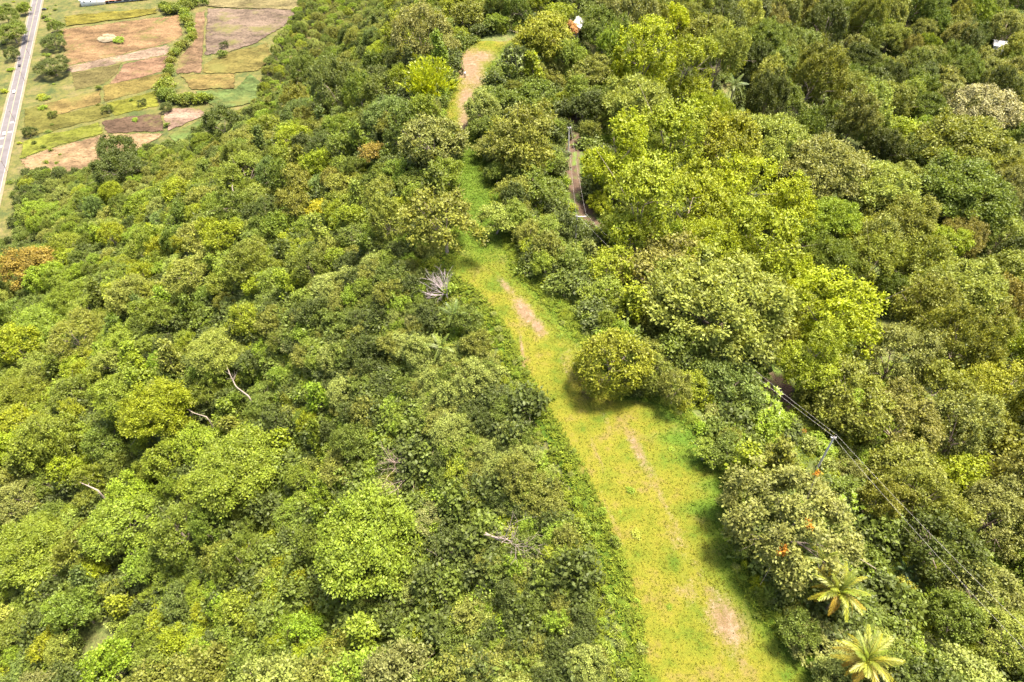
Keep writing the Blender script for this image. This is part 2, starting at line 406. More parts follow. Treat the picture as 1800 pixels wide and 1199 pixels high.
for i, (poly, c) in enumerate(FIELDS):
    pts = []
    for a, b_ in zip(poly, poly[1:] + poly[:1]):
        for k in range(9):
            u, v = a[0] + (b_[0] - a[0]) * k / 9, a[1] + (b_[1] - a[1]) * k / 9
            pts.append(plane_pt(u + random.uniform(-1.6, 1.6), v + random.uniform(-1.2, 1.2), -169.0))
    n = len(pts); dz = .12 + .035 * i
    # subdivide towards the centre so that the sheet follows the ground
    cx, cy_ = np.mean([p[0] for p in pts]), np.mean([p[1] for p in pts])
    V, F = [], []
    rings = [1, .9, .75, .5, .25]
    for r in rings:
        for (x, y) in pts:
            X, Y = cx + (x - cx) * r, cy_ + (y - cy_) * r
            V.append((X, Y, min(gz(X, Y), -167.5) + dz))
    V.append((cx, cy_, min(gz(cx, cy_), -167.5) + dz))
    for k in range(len(rings) - 1):
        for j in range(n): F.append((k * n + j, k * n + (j + 1) % n, (k + 1) * n + (j + 1) % n, (k + 1) * n + j))
    for j in range(n): F.append(((len(rings) - 1) * n + j, (len(rings) - 1) * n + (j + 1) % n, len(V) - 1))
    rim = np.r_[np.zeros(n), np.full(n, .6), np.ones(n * 3 + 1)]
    o = link('field', mesh('field', V, F, attrs={'rim': rim}, mat=field_mat('field_soil', sh(c, .14), sh(c, .245), sh(c, .34), .05, (1, 1.8), 20)))
    tag(o, kind='structure')

# asphalt road through the valley
ra = np.array([vpt(*p)[:2] for p in [(66, 0), (16.5, 215)]])
rd = (ra[0] - ra[1]) / np.linalg.norm(ra[0] - ra[1]); rn = np.array([rd[1], -rd[0]])
def road_strip(name, o0, o1, dz, mat, t0=-190., t1=1600., step=15.):
    t = np.arange(t0, t1, step); c = ra[1][None, :] + t[:, None] * rd[None, :]
    X = np.stack([c[:, 0] + rn[0] * o for o in np.linspace(o0, o1, 3)], 1); Y = np.stack([c[:, 1] + rn[1] * o for o in np.linspace(o0, o1, 3)], 1)
    Z = np.repeat(np.maximum(h(c[:, 0], c[:, 1]), -170.5)[:, None], 3, 1) + dz
    V = np.stack([X, Y, Z], -1).reshape(-1, 3); n = len(t); I = np.arange(n * 3).reshape(n, 3)
    F = np.stack([I[:-1, :-1], I[:-1, 1:], I[1:, 1:], I[1:, :-1]], -1).reshape(-1, 4)
    return tag(link(name, mesh(name, V, F, mat)), kind='structure')
M_ASPH = simple('sun_bleached_asphalt', (.076, .068, .070), .85, .2, .15)
M_LINEW = simple('road_paint_white', (.16, .15, .145), .7, .1, .5); M_LINEY = simple('road_paint_yellow', (.18, .15, .09), .7, .1, .5)
M_VERGE = simple('road_verge_gravel', (.12, .10, .06), .9, .25, .2)
road_strip('road_verge', -6.2, 6.2, .30, M_VERGE)
road_strip('road', -4.7, 4.7, .36, M_ASPH)
road_strip('road_edge_line', -4.35, -4.0, .38, M_LINEW); road_strip('road_edge_line', 4.0, 4.45, .38, M_LINEW)
road_strip('road_centre_line', -.22, .22, .38, M_LINEY)
for (u, v, off) in [(24, 217, 2.0), (21, 234, 2.0), (8, 245, -2.2), (64, 28, 2.0), (4, 260, -2.0)]:
    p = vpt(u, v)[:2]; t = float(np.dot(p - ra[1], rd))
    road_strip('road_bar_marking', off - 1.4, off + 1.4, .385, M_LINEW, t, t + 3.6, 3.0)

# ------------------------------------------------------------------ plants: shapes
def unit(v): return v / (np.linalg.norm(v, axis=-1, keepdims=True) + 1e-9)
def leaves(P, D, Nn, L, Wd, fold=.18):
    """rhombic folded leaf sprays: base P, direction D, normal Nn, length L, width Wd (arrays)"""
    S = unit(np.cross(D, Nn)); Nn = unit(np.cross(S, D))
    L = L[:, None]; Wd = Wd[:, None]
    a = P; c = P + D * L
    mid = P + D * L * .45 + Nn * Wd * fold
    b = mid + S * Wd * .5 - Nn * Wd * fold * 1.6; d = mid - S * Wd * .5 - Nn * Wd * fold * 1.6
    V = np.stack([a, b, c, d], 1).reshape(-1, 3)
    return V
def lobe_leaves(rng, C, rad, dens, ls, up=.45, squash=1.0, droop=.25, spread=.55):
    """leaf sprays over lobes with centres C (n,3), radii rad (n,)"""
    VV, TT_ = [], []
    for c, r in zip(C, rad):
        n = max(14, int(dens * DENS * r * r * 9 / (ls * ls)))
        d = unit(rng.normal(size=(n, 3)) + np.array([0, 0, up]))
        rr = r * (1.0 - .55 * rng.random(n) ** 2.2) * (.85 + .3 * rng.random(n))
        P = c + d * rr[:, None] * np.array([1, 1, squash])
        nn = unit(d + np.array([0, 0, .55]) + rng.normal(size=(n, 3)) * .42)
        dd = unit(d * .55 + rng.normal(size=(n, 3)) * spread + np.array([0, 0, -droop]))
        L = ls * (.45 + 1.0 * rng.random(n) ** 1.5)
        VV.append(leaves(P, dd, nn, L, L * (.5 + .25 * rng.random(n))))
        lt = rng.normal(1, .10)
        TT_.append(np.repeat(np.clip(lt + rng.normal(0, .16, n), .5, 1.6), 4))
        m = 16                                     # broad inner sprays that close the clump
        d = unit(rng.normal(size=(m, 3)) + np.array([0, 0, .3])); tg = unit(np.cross(d, rng.normal(size=(m, 3))))
        L = r * (.55 + .35 * rng.random(m))
        P = c + d * r * .42 * np.array([1, 1, squash]) - tg * L[:, None] * .45
        VV.append(leaves(P, tg, unit(d + rng.normal(size=(m, 3)) * .25), L, L * .8)); TT_.append(np.repeat(lt + rng.normal(0, .1, m), 4))
    return np.concatenate(VV), np.concatenate(TT_)
def wob(rng, amp):
    ph = rng.random(6) * 6.28
    return lambda az, el: 1 + amp * (np.sin(2 * az + ph[0]) * .5 + np.sin(3 * az + ph[1] + 2 * el) * .5 + np.sin(5 * az + ph[2]) * .35 + np.sin(3 * el + ph[3] + az) * .4)
def dome_lobes(rng, R, Hc, n, rl, low=-.25, amp=.16, flat=0.0):
    i = np.arange(n) + .5
    zz = 1 - (1 - low) * i / n
    az = i * 2.39996 + rng.normal(0, .25, n)
    zz = np.clip(zz + rng.normal(0, .05, n), -.6, 1)
    el = np.arcsin(zz); w = wob(rng, amp)(az, el) * (1 + rng.normal(0, .05, n))
    c = np.cos(el)
    rad = R * rl * np.clip(rng.normal(1, .28, n), .5, 1.7)
    P = np.stack([np.cos(az) * c * (R - rad * .6) * w, np.sin(az) * c * (R - rad * .6) * w, zz * (Hc - rad * .5) * w], 1)
    return P, rad
def limbs(rng, base_h, tips, r0, top):
    parts = [tube([(0, 0, -.8), (0, 0, .3), (rng.normal(0, .1), rng.normal(0, .1), base_h * .5), (rng.normal(0, .2), rng.normal(0, .2), base_h), (0, 0, top)], [r0 * 1.5, r0 * 1.1, r0 * .9, r0 * .7, r0 * .25], 7)]
    for t in tips:
        s = np.array([0, 0, base_h * rng.uniform(.75, 1.15)]); m = s + (t - s) * .5 + np.array([0, 0, .08 * np.linalg.norm(t - s)]) + rng.normal(0, .15, 3)
        parts.append(tube([s, m, t], [r0 * .45, r0 * .28, r0 * .08], 5))
        for _ in range(2):
            e = t + rng.normal(0, 1, 3) * np.linalg.norm(t - s) * .22
            parts.append(tube([m, (m + e) / 2 + rng.normal(0, .1, 3), e], [r0 * .2, r0 * .12, r0 * .04], 4))
    return joinm(parts)

PROTO = {}
DENS = 2.3
def add_proto(key, C, rad, R, hc, dens, ls, mat, rng, ntips=7, r0=.22, bark=None, **kw):
    V, T = lobe_leaves(rng, C, rad, dens, ls, **kw)
    F = np.arange(len(V)).reshape(-1, 4)
    crown = mesh('crown', V, F, mat, tint=T)
    pick = rng.permutation(len(C))[:ntips]
    tv, tf = limbs(rng, max(hc * .55, .4), [C[k] * .93 + np.array([0, 0, -rad[k] * .3]) for k in pick], r0, hc)
    trunk = mesh('trunk', tv, tf, bark or M_BARK, smooth=True)
    PROTO.setdefault(key, []).append(dict(crown=crown, trunk=trunk, R=R, hc=hc))
def mk_round(key, seed, R, n, rl, dens, ls, hscale=.8, hc=None, low=-.3, amp=.16, mat=None, **kw):
    rng = np.random.default_rng(seed); hc = hc or R * 1.0
    P, rad = dome_lobes(rng, R, R * hscale, n, rl, low, amp)
    P = P + np.array([0, 0, hc])
    add_proto(key, P, rad, R, hc, dens, ls, mat or M_LEAF, rng, r0=.05 * R, **kw)
def mk_clump(key, seed, R, nsub, n, rl, dens, ls, hc, hscale=.7, mat=None, sub=.55, low=-.2, vs=.24, **kw):
    """several sub-crowns at different heights"""
    rng = np.random.default_rng(seed); CC, RR = [], []
    for k in range(nsub):
        az = k * 6.28 / nsub + rng.normal(0, .4); off = 0 if k == 0 else R * (1 - sub) * rng.uniform(.8, 1.15)
        r = R * sub * rng.uniform(.8, 1.15)
        P, rad = dome_lobes(rng, r, r * hscale, max(6, int(n / nsub)), rl, low, .22)
        CC.append(P + np.array([math.cos(az) * off, math.sin(az) * off, hc + (rng.uniform(-vs, vs) if k else vs * .9) * R])); RR.append(rad)
    add_proto(key, np.concatenate(CC), np.concatenate(RR), R, hc, dens, ls, mat or M_LEAF, rng, r0=.05 * R, **kw)
def mk_layer(key, seed, R, n, dens, ls, hc, mat=None, **kw):
    """flat tiers of feathery foliage on spreading limbs"""
    rng = np.random.default_rng(seed); CC, RR = [], []
    for k in range(n):
        a = rng.random() * 6.28; q = math.sqrt(rng.random()) * R * .92
        z = hc + R * .42 * (1 - (q / R) ** 2) + rng.normal(0, .10) * R - (rng.random() < .25) * R * .3
        CC.append((math.cos(a) * q, math.sin(a) * q, z)); RR.append(R * rng.uniform(.10, .24))
    add_proto(key, np.array(CC), np.array(RR), R, hc, dens, ls, mat or M_LEAF, rng, r0=.045 * R, squash=.45, up=.7, droop=.1, **kw)

for s in range(3): mk_round('round', 10 + s, 5.0, 66, .20, .54, .37, .85, 5.2, amp=.28)
for s in range(2): mk_round('round_big', 20 + s, 8.0, 120, .15, .55, .44, .75, 8.0, amp=.2)
for s in range(4): mk_clump('lumpy', 30 + s, 4.6, 6, 72, .30, .52, .35, 4.6, .85)
for s in range(3): mk_clump('lumpy_big', 40 + s, 8.0, 8, 170, .26, .52, .42, 8.0, .95, low=-.5)
for s in range(3): mk_clump('tall', 45 + s, 7.5, 11, 230, .26, .50, .40, 11.0, .85, low=-.55, sub=.46, vs=.75)
for s in range(2): mk_layer('feathery', 50 + s, 5.0, 84, .58, .38, 5.0)
for s in range(2): mk_layer('feathery_big', 60 + s, 8.5, 170, .55, .40, 8.0)
for s in range(3):
    rng = np.random.default_rng(70 + s); CC, RR = [], []
    for k in range(42):
        z = rng.random(); a = rng.random() * 6.28; q = 2.1 * (1 - z * .72) * math.sqrt(rng.uniform(.25, 1)) * (1 + .25 * math.sin(3 * a + s))
        CC.append((math.cos(a) * q, math.sin(a) * q, 2.0 + z * 5.2)); RR.append(rng.uniform(.45, .95))
    add_proto('slender', np.array(CC), np.array(RR), 2.4, 4.6, .6, .45, M_LEAF, rng, r0=.12)
for s in range(4): mk_clump('shrub', 80 + s, 1.7, 4, 26, .42, .55, .27, 1.1, .8, sub=.6)
for s in range(2): mk_round('fine', 90 + s, 5.0, 95, .155, .80, .36, .82, 5.0, amp=.12)           # fine-leaved, denser surface
mk_round('bushy', 93, 5.0, 150, .15, .78, .34, .98, 4.2, low=-.8, amp=.1)
for s in range(2): mk_round('fine_big', 95 + s, 7.0, 150, .14, .62, .34, .75, 6.6, amp=.22)
# open-crowned tree with large star-shaped leaf rosettes
for s in range(2):
    rng = np.random.default_rng(100 + s)
    P, rad = dome_lobes(rng, 4.2, 3.2, 46, .15, -.5, .22); P += np.array([0, 0, 4.8])
    V, T = [], []
    for c in P:
        n = 26; a = rng.random(n) * 6.28; el = rng.uniform(-.5, .7, n)
        d = np.stack([np.cos(a) * np.cos(el), np.sin(a) * np.cos(el), np.sin(el)], 1)
        L = rng.uniform(.5, .95, n)
        V.append(leaves(np.repeat((c + rng.normal(0, .05, 3))[None], n, 0), d, unit(np.array([0, 0, 1.]) + rng.normal(0, .25, (n, 3))), L, L * .36)); T.append(np.repeat(rng.normal(1, .12, n), 4))
    V = np.concatenate(V); tv, tf = limbs(rng, 2.6, list(P[::4] * .98), .16, 4.4)
    PROTO.setdefault('rosette', []).append(dict(crown=mesh('crown', V, np.arange(len(V)).reshape(-1, 4), M_GLOSS, tint=np.concatenate(T)), trunk=mesh('trunk', tv, tf, M_DEAD, smooth=True), R=4.4, hc=4.8))
# bamboo: arching plumes
rng = np.random.default_rng(110); V, T, TB = [], [], []
for k in range(120):
    a = rng.random() * 6.28; tilt = rng.random() ** .7 * .85; Ln = rng.uniform(6.5, 9.5); q = rng.random() * 1.6
    b0 = np.array([math.cos(a) * q, math.sin(a) * q, 0]); ax = np.array([math.cos(a) * math.sin(tilt), math.sin(a) * math.sin(tilt), math.cos(tilt)])
    tt = np.linspace(0, 1, 6); path = b0 + ax * (tt * Ln)[:, None] + np.array([0, 0, -1.6 * math.sin(tilt)]) * (tt ** 2)[:, None]
    TB.append(tube(path, .05 * (1.1 - tt), 4))
    n = 70; t = .35 + .65 * rng.random(n) ** .8
    P = np.stack([np.interp(t, tt, path[:, i]) for i in range(3)], 1) + rng.normal(0, 1, (n, 3)) * (.42 * (1.15 - t))[:, None]
    d = unit(ax + rng.normal(0, .45, (n, 3))); L = rng.uniform(.5, .9, n)
    V.append(leaves(P, d, unit(rng.normal(0, .6, (n, 3)) + np.array([0, 0, 1])), L, L * .26)); T.append(np.repeat(np.clip(rng.normal(1, .15, n), .5, 1.5), 4))
V = np.concatenate(V); tv, tf = joinm(TB)
PROTO['bamboo'] = [dict(crown=mesh('foliage', V, np.arange(len(V)).reshape(-1, 4), M_GLOSS, tint=np.concatenate(T)), trunk=mesh('culms', tv, tf, simple('bamboo_culm', (.28, .28, .06), .5)), R=6.0, hc=5.0)]

# ------------------------------------------------------------------ plants: colours and placing
PAL = {
    'dark green': (.060, .078, .014), 'mid-green': (.098, .129, .018), 'fresh green': (.133, .172, .019), 'yellow-green': (.174, .207, .012),
    'lime-yellow': (.210, .246, .007), 'olive': (.140, .152, .024), 'grey-olive': (.153, .163, .046), 'pale green': (.178, .208, .042),
    'blue-green': (.096, .128, .032), 'brownish olive': (.148, .142, .033), 'golden green': (.180, .192, .016), 'orange-brown': (.19, .145, .028),
    'bright green': (.148, .208, .017), 'orange': (.34, .18, .08), 'cream': (.24, .23, .13), 'yellow': (.28, .265, .012)}
def jit(c, a=.10):
    k = 1 + random.uniform(-a, a)
    r = [max(.004, x * k * (1 + random.uniform(-a * .5, a * .5))) for x in c]
    return (r[0], r[1], r[2] * .75)
PLACED = []          # x, y, R, u, v, rpx
GRID = {}
def reg(x, y, R, u, v, rpx):
    PLACED.append((x, y, R, u, v, rpx)); GRID.setdefault((int(x // 12), int(y // 12)), []).append(len(PLACED) - 1)
def near(x, y, rad):
    k = int(rad // 12) + 1; i0, j0 = int(x // 12), int(y // 12)
    for i in range(i0 - k, i0 + k + 1):
        for j in range(j0 - k, j0 + k + 1):
            for q in GRID.get((i, j), ()): yield PLACED[q]
def plant(name, pr, x, y, s, col, rz=None, zs=1.0, wild=.12):
    r = empty(name, (x, y, gz(x, y) - .15), random.random() * 6.28 if rz is None else rz, (s * (1 + random.uniform(-wild, wild)), s * (1 + random.uniform(-wild, wild)), s * zs))
    r.rotation_euler[0], r.rotation_euler[1] = random.gauss(0, wild * .7), random.gauss(0, wild * .7)
    link(pr['crown'].name.split('.')[0], pr['crown'], r, col=col)
    link(pr['trunk'].name.split('.')[0], pr['trunk'], r)
    return r
KIND = {'round': 'round_crowned_tree', 'round_big': 'round_crowned_tree', 'lumpy': 'broadleaf_tree', 'lumpy_big': 'broadleaf_tree', 'tall': 'broadleaf_tree', 'feathery': 'spreading_tree', 'feathery_big': 'spreading_tree',
        'slender': 'slender_tree', 'shrub': 'shrub', 'fine': 'fine_leaved_tree', 'bushy': 'fine_leaved_tree', 'fine_big': 'fine_leaved_tree', 'rosette': 'rosette_tree', 'bamboo': 'bamboo_clump'}
MARKS = []           # phrase, u, v : things other labels may point to
def feature(u, v, dpx, key, colour, label, zs=1.0, idx=None, mark=None, cat=None, jitter=.04):
    prs = PROTO[key]; pr = prs[(idx if idx is not None else random.randrange(len(prs))) % len(prs)]
    off = pr['hc'] * .8
    for _ in range(4):
        p, D = hit(u, v, off)
        s = dpx / FPX * D / 2 / pr['R']; off = pr['hc'] * s * zs * 1.1
    col = jit(PAL[colour] if isinstance(colour, str) else colour, jitter)
    o = plant(KIND[key], pr, p[0], p[1], s, col, zs=zs)
    tag(o, label, cat or ('shrub' if key == 'shrub' else 'bamboo' if key == 'bamboo' else 'tree'))
    reg(p[0], p[1], pr['R'] * s, u, v, dpx / 2)
    if mark: MARKS.append((mark, u, v))
    return o

FT = [
    # right of the trail, near
    (1396, 915, 240, 'fine_big', 'grey-olive', 'large grey-olive tree with orange blossom patches beside the lower grass trail', .95, 0, 'the large orange-flecked olive tree'),
    (1072, 632, 118, 'bushy', (.165, .178, .014), 'dense golden-topped round tree standing alone on the trail edge', 1.12, 0, 'the golden round tree by the trail'),
    (1345, 712, 84, 'rosette', 'bright green', 'light green open tree with star-shaped leaf rosettes above the dirt road gap', 1.0, 0, 'the star-leaved light green tree'),
    (1286, 675, 120, 'feathery', 'blue-green', 'bluish feathery tree behind the verge, next to the star-leaved tree', 1.1, 0, 'the bluish feathery tree'),
    (1262, 530, 245, 'feathery_big', 'pale green', 'wide pale green tree with bare limbs showing in its crown', 1.0, 0, 'the wide pale tree with bare limbs'),
    (1165, 480, 140, 'round', 'brownish olive', 'brown-olive round crown between the grass trail and the dirt road', .9, 0, 'the brown-olive round crown'),
    (1075, 478, 95, 'round', 'yellow-green', 'bright leafy tree hiding the foot of the middle power pole', .9, 1, None),
    (1003, 452, 84, 'lumpy', 'mid-green', 'bushy mid-green tree at the bend of the grass trail', .85, 0, 'the bushy tree at the trail bend'),
    (1052, 512, 76, 'lumpy', 'fresh green', 'leafy green tree just below the trail-bend bushy tree', .85, 1, None),
    (1105, 530, 70, 'slender', 'yellow-green', 'slim yellow-green tree under the brown-olive round crown', .9, 0, None),
    (1200, 610, 110, 'lumpy', 'mid-green', 'dark leafy tree between the golden round tree and the wide pale tree', .9, 2, None),
    (1150, 565, 80, 'round', 'olive', 'olive tree just up-slope of the golden round tree', .9, 2, None),
    (1240, 790, 70, 'lumpy', 'fresh green', 'leafy clump at the corner of the grass above the big olive tree', .8, 0, None),
    (1312, 800, 70, 'slender', 'yellow-green', 'loose yellow-green sapling cluster above the orange-flecked olive tree', .9, 1, None),
    (1500, 900, 75, 'rosette', 'bright green', 'pale green rosette tree on the road side of the orange-flecked tree', .9, 1, None),
    (1505, 958, 60, 'shrub', 'bright green', 'bright round-leaved bush above the coconut palms', 1.0, 0, None),
    (1415, 1085, 75, 'fine', 'olive', 'pale olive bush tree left of the upper coconut palm', .6, 1, None),
    (1440, 1130, 100, 'fine', 'grey-olive', 'speckled grey bush tree between the two coconut palms and the grass', .55, 0, None),
    (1545, 1095, 80, 'lumpy', 'mid-green', 'small leafy tree between the coconut palms and the dirt road', .5, 1, None),
    (1560, 1128, 60, 'feathery', 'pale green', 'feathery pale shrub tree beside the dirt road near the palms', .8, 1, None),
    (1592, 1185, 60, 'shrub', 'pale green', 'pale clustered bush below the lower coconut palm', .8, 1, None),
    (1352, 742, 96, 'lumpy', 'bright green', 'leafy light green tree closing the dirt road gap from the trail side', .85, 1, None),
    (1455, 715, 92, 'fine', 'olive', 'shaggy olive tree reaching over the dirt road from the far side', .9, 0, None),
    (1492, 868, 70, 'lumpy', 'mid-green', 'green tree hiding the dirt road beyond the orange-flecked tree', .9, 2, None),
    # beyond the dirt road
    (1482, 540, 165, 'tall', 'lime-yellow', 'brilliant yellow-green tree, its crown standing out above the road gap', 1.0, 0, 'the brilliant yellow-green tree'),
    (1425, 620, 130, 'tall', 'yellow-green', 'yellow-green tree leaning over the dark gap of the dirt road', 1.0, 1, None),
    (1345, 430, 165, 'tall', 'yellow-green', 'tall yellow-green tree behind the wide pale tree', 1.0, 2, None),
    (1460, 455, 110, 'feathery_big', 'mid-green', 'blue-toned green tree behind the brilliant yellow-green tree', 1.30, 1, None),
    (1470, 385, 110, 'feathery_big', 'bright green', 'vivid green tree at the outer edge of the lime band', 1.17, 0, 'the vivid green tree'),
    (1130, 360, 170, 'tall', 'yellow-green', 'large leafy lime tree overhanging the dirt road', 1.0, 0, 'the lime tree overhanging the dirt road'),
    (1085, 265, 140, 'tall', 'lime-yellow', 'sunlit lime tree crown right of the upper dirt road', 1.0, 1, None),
    (1215, 350, 150, 'round_big', 'yellow-green', 'broad lime crown in the middle of the lime tree band', 1.17, 0, None),
    (1290, 330, 140, 'tall', 'lime-yellow', 'golden-lime crown at the centre of the lime tree band', 1.0, 2, None),
    (1250, 430, 150, 'feathery_big', 'yellow-green', 'layered lime crown just above the wide pale tree', 1.17, 1, None),
    (1180, 240, 140, 'tall', 'yellow-green', 'tall lime tree up-slope of the overhanging lime tree', 1.0, 0, None),
    (1120, 185, 130, 'feathery_big', 'pale green', 'layered pale tree beside the top of the dirt road', 1.30, 0, None),
    (1280, 255, 130, 'round_big', 'golden green', 'golden-green rounded crown near the forest palm', 1.17, 1, None),
    (1380, 345, 120, 'tall', 'lime-yellow', 'lime crown between the vivid green tree and the band centre', 1.0, 1, None),
    (1130, 95, 120, 'tall', 'lime-yellow', 'bright yellow-green tree below the orange-leaved tree', 1.0, 0, None),
    (1200, 120, 110, 'tall', 'yellow-green', 'yellow-green tree above the layered pale tree', 1.0, 2, None),
    (1370, 245, 135, 'feathery_big', 'pale green', 'grey-green layered tree, upper one of the broad pale stand', 1.10, 0, 'the broad pale stand'),
    (1450, 290, 160, 'feathery_big', 'grey-olive', 'broad grey-green umbrella tree in the middle of the pale stand', 1.04, 1, None),
    (1540, 330, 150, 'feathery_big', 'pale green', 'silvery layered tree at the low end of the pale stand', 1.04, 0, None),
    (1590, 390, 120, 'fine_big', 'olive', 'olive crown trailing down-slope from the pale stand', 1.04, 1, None),
    (1700, 255, 170, 'feathery_big', 'olive', 'wide flat olive umbrella tree on the far slope', 0.98, 1, 'the wide flat olive umbrella tree'),
    (1690, 330, 160, 'feathery_big', 'mid-green', 'dark green umbrella tree below the flat olive one', 0.98, 0, None),
    (1720, 190, 120, 'fine_big', 'cream', 'tree covered with creamy blossom on the far slope', 0.91, 0, 'the creamy blossoming tree'),
    (1680, 180, 90, 'fine_big', 'grey-olive', 'grey tree partly in blossom next to the creamy tree', 0.98, 1, None),
    (1700, 505, 150, 'feathery_big', 'pale green', 'sunlit pale yellow tree with a smooth dome far down the right slope', 1.10, 1, 'the smooth pale dome tree'),
    (1570, 625, 140, 'fine_big', 'grey-olive', 'greyish tree right below the brilliant yellow-green tree', 1.23, 0, None),
    (1690, 590, 140, 'fine_big', 'olive', 'tall dark-sided olive tree below the smooth pale dome', 1.43, 1, 'the tall dark-sided olive tree'),
    (1505, 700, 140, 'fine', 'olive', 'shaggy olive tree directly right of the dirt road gap', 1.04, 0, None),
    (1580, 740, 140, 'fine_big', 'brownish olive', 'brownish tree with a yellow-green top behind the near power pole', 1.10, 0, 'the brownish tree by the near pole'),
    (1585, 830, 115, 'fine', 'olive', 'olive tree just right of the near power pole', 1.10, 1, None),
    (1620, 880, 140, 'fine_big', 'olive', 'dense olive tree along the lower wires', 1.23, 1, None),
    (1660, 960, 120, 'fine', 'dark green', 'dark dense tree beside the lower wires', 1.23, 0, 'the dark dense tree by the wires'),
    (1745, 900, 130, 'fine_big', 'grey-olive', 'silvery olive tree at the frame edge beside the dark dense tree', 1.23, 0, None),
    (1700, 830, 120, 'lumpy', 'yellow-green', 'small yellow-green tree up-slope of the silvery olive tree', 1.04, 1, None),
    (1740, 690, 120, 'fine_big', 'golden green', 'golden-brown crown at the frame edge below the olive tree', 1.17, 1, None),
    (1660, 690, 120, 'fine', 'olive', 'mottled olive crown below the tall dark-sided tree', 1.30, 1, None),
    (1730, 1040, 120, 'fine', 'grey-olive', 'grey-olive crown over the lower dirt road', 1.10, 0, None),
    (1770, 1130, 110, 'fine_big', 'pale green', 'silver-green crown in the lower corner beside the wires', 1.10, 0, None),
    (1680, 1080, 90, 'fine', 'mid-green', 'dark leafy crown between the wires above the corner', 1.10, 1, None),
    # along the crest, upper part
    (782, 392, 132, 'round', 'olive', 'big olive domed tree beside the green trail bend', .9, 1, 'the olive dome at the trail bend'),
    (872, 380, 78, 'feathery', 'pale green', 'thin pale feathery tree leaning over the trail', .9, 1, 'the thin pale tree over the trail'),
    (912, 240, 155, 'lumpy_big', 'olive', 'large yellowish-olive tree between the upper trail and the dirt road', 1.0, 0, 'the large olive tree by the road'),
    (872, 172, 66, 'feathery', 'mid-green', 'flat-topped green tree at the edge of the upper trail', .9, 0, None),
    (940, 165, 80, 'feathery', 'mid-green', 'layered green tree beside the dark top of the dirt road', 1.0, 1, None),
    (898, 108, 56, 'rosette', 'mid-green', 'pale-trunked umbrella tree at the head of the trail', 1.1, 0, None),
    (870, 128, 44, 'lumpy', 'mid-green', 'small dark tree next to the bare earth of the trail head', .9, 0, None),
    (925, 82, 40, 'feathery', 'blue-green', 'small umbrella-shaped tree above the trail head', 1.1, 0, None),
    (940, 330, 95, 'lumpy', 'mid-green', 'shaded green tree beside the dirt road, below the large olive tree', .95, 1, None),
    (905, 330, 75, 'lumpy', 'olive', 'olive tree by the trail, below the large olive tree', .95, 2, None),
    (965, 390, 55, 'lumpy', 'fresh green', 'small tree left of the middle power pole', .9, 0, None),
    (754, 132, 100, 'bamboo', (.27, .315, .012), 'bright yellow-green bamboo clump beside the bare trail head', .95, 0, 'the bright bamboo clump'),
    (760, 250, 110, 'fine', 'grey-olive', 'greyish tree with pale bare twigs left of the upper trail', .95, 0, 'the greyish twiggy tree'),
    (790, 300, 75, 'feathery', 'fresh green', 'thin light green tree overhanging the narrow trail', .95, 0, None),
    (950, 55, 100, 'lumpy_big', 'golden green', 'golden-green tree before the orange-leaved tree on the crest', .9, 1, None),
    (992, 48, 48, 'fine', 'orange', 'orange-leaved tree beside the white roof on the crest', .7, 0, 'the orange-leaved tree'),
    (985, 20, 66, 'lumpy', 'yellow-green', 'yellowish tree just beyond the orange-leaved tree', .9, 1, None),
    # left slope
    (562, 362, 62, 'lumpy', 'yellow', 'vivid yellow tree alone among greens on the left slope', .8, 1, 'the vivid yellow tree'),
    (655, 268, 62, 'lumpy', 'orange-brown', 'orange-tinged tree left of the greyish twiggy tree', 1.0, 0, None),
    (40, 435, 110, 'lumpy_big', 'orange-brown', 'orange-tinged large tree at the left frame edge', .8, 0, 'the orange-tinged tree at the frame edge'),
    (650, 950, 200, 'feathery_big', (.140, .190, .020), 'large smooth light-green tree on the lower left slope', .9, 0, 'the large light-green slope tree'),
    (425, 815, 150, 'feathery_big', 'fresh green', 'feathery green tree with a fine smooth crown on the lower slope', .95, 1, 'the feathery green slope tree'),
    (222, 690, 105, 'feathery_big', 'fresh green', 'pale feathery tree on the mid left slope', 1.0, 0, 'the pale feathery slope tree'),
    (385, 610, 110, 'feathery_big', 'pale green', 'light feathery tree above the leaning pale trunk', .9, 1, None),
    (130, 590, 100, 'round_big', 'olive', 'rounded olive tree near the left frame edge', .9, 0, None),
    (40, 880, 100, 'fine_big', 'grey-olive', 'rounded grey tree casting a dark gap at the left frame edge', .9, 0, 'the grey tree by the dark gap'),
    (50, 960, 130, 'feathery_big', 'fresh green', 'leafy light green tree below the grey tree at the frame edge', .9, 1, None),
    (205, 260, 66, 'round_big', 'dark green', 'dark dome tree at the edge of the tan field', .9, 0, 'the dark dome tree by the field'),
    (205, 292, 80, 'round_big', 'dark green', 'dark spreading tree in front of the dark dome tree', .85, 1, None),
    (390, 215, 75, 'round_big', 'dark green', 'dark heavy-crowned tree at the corner of the green field', .95, 1, 'the dark tree at the field corner'),
    (92, 115, 52, 'round_big', 'dark green', 'dark tall tree beside the asphalt road verge', .62, 0, 'the dark trees beside the asphalt road'),
    (94, 72, 40, 'round_big', 'dark green', 'smaller dark tree beyond the tall roadside one', .62, 1, None),
    (98, 45, 26, 'round_big', 'mid-green', 'small green tree near the driveway by the asphalt road', .9, 0, None),
    (20, 55, 58, 'round_big', 'mid-green', 'large green tree on the outer side of the asphalt road', .62, 0, None),
    (18, 92, 26, 'round_big', 'dark green', 'small dark tree on the outer road verge', .9, 1, None),
    (40, 12, 26, 'lumpy_big', 'fresh green', 'light green tree on the outer side of the road at the frame top', .9, 1, None),
    (8, 25, 34, 'round_big', 'mid-green', 'tree at the outermost top corner beyond the road', .9, 1, None),
]
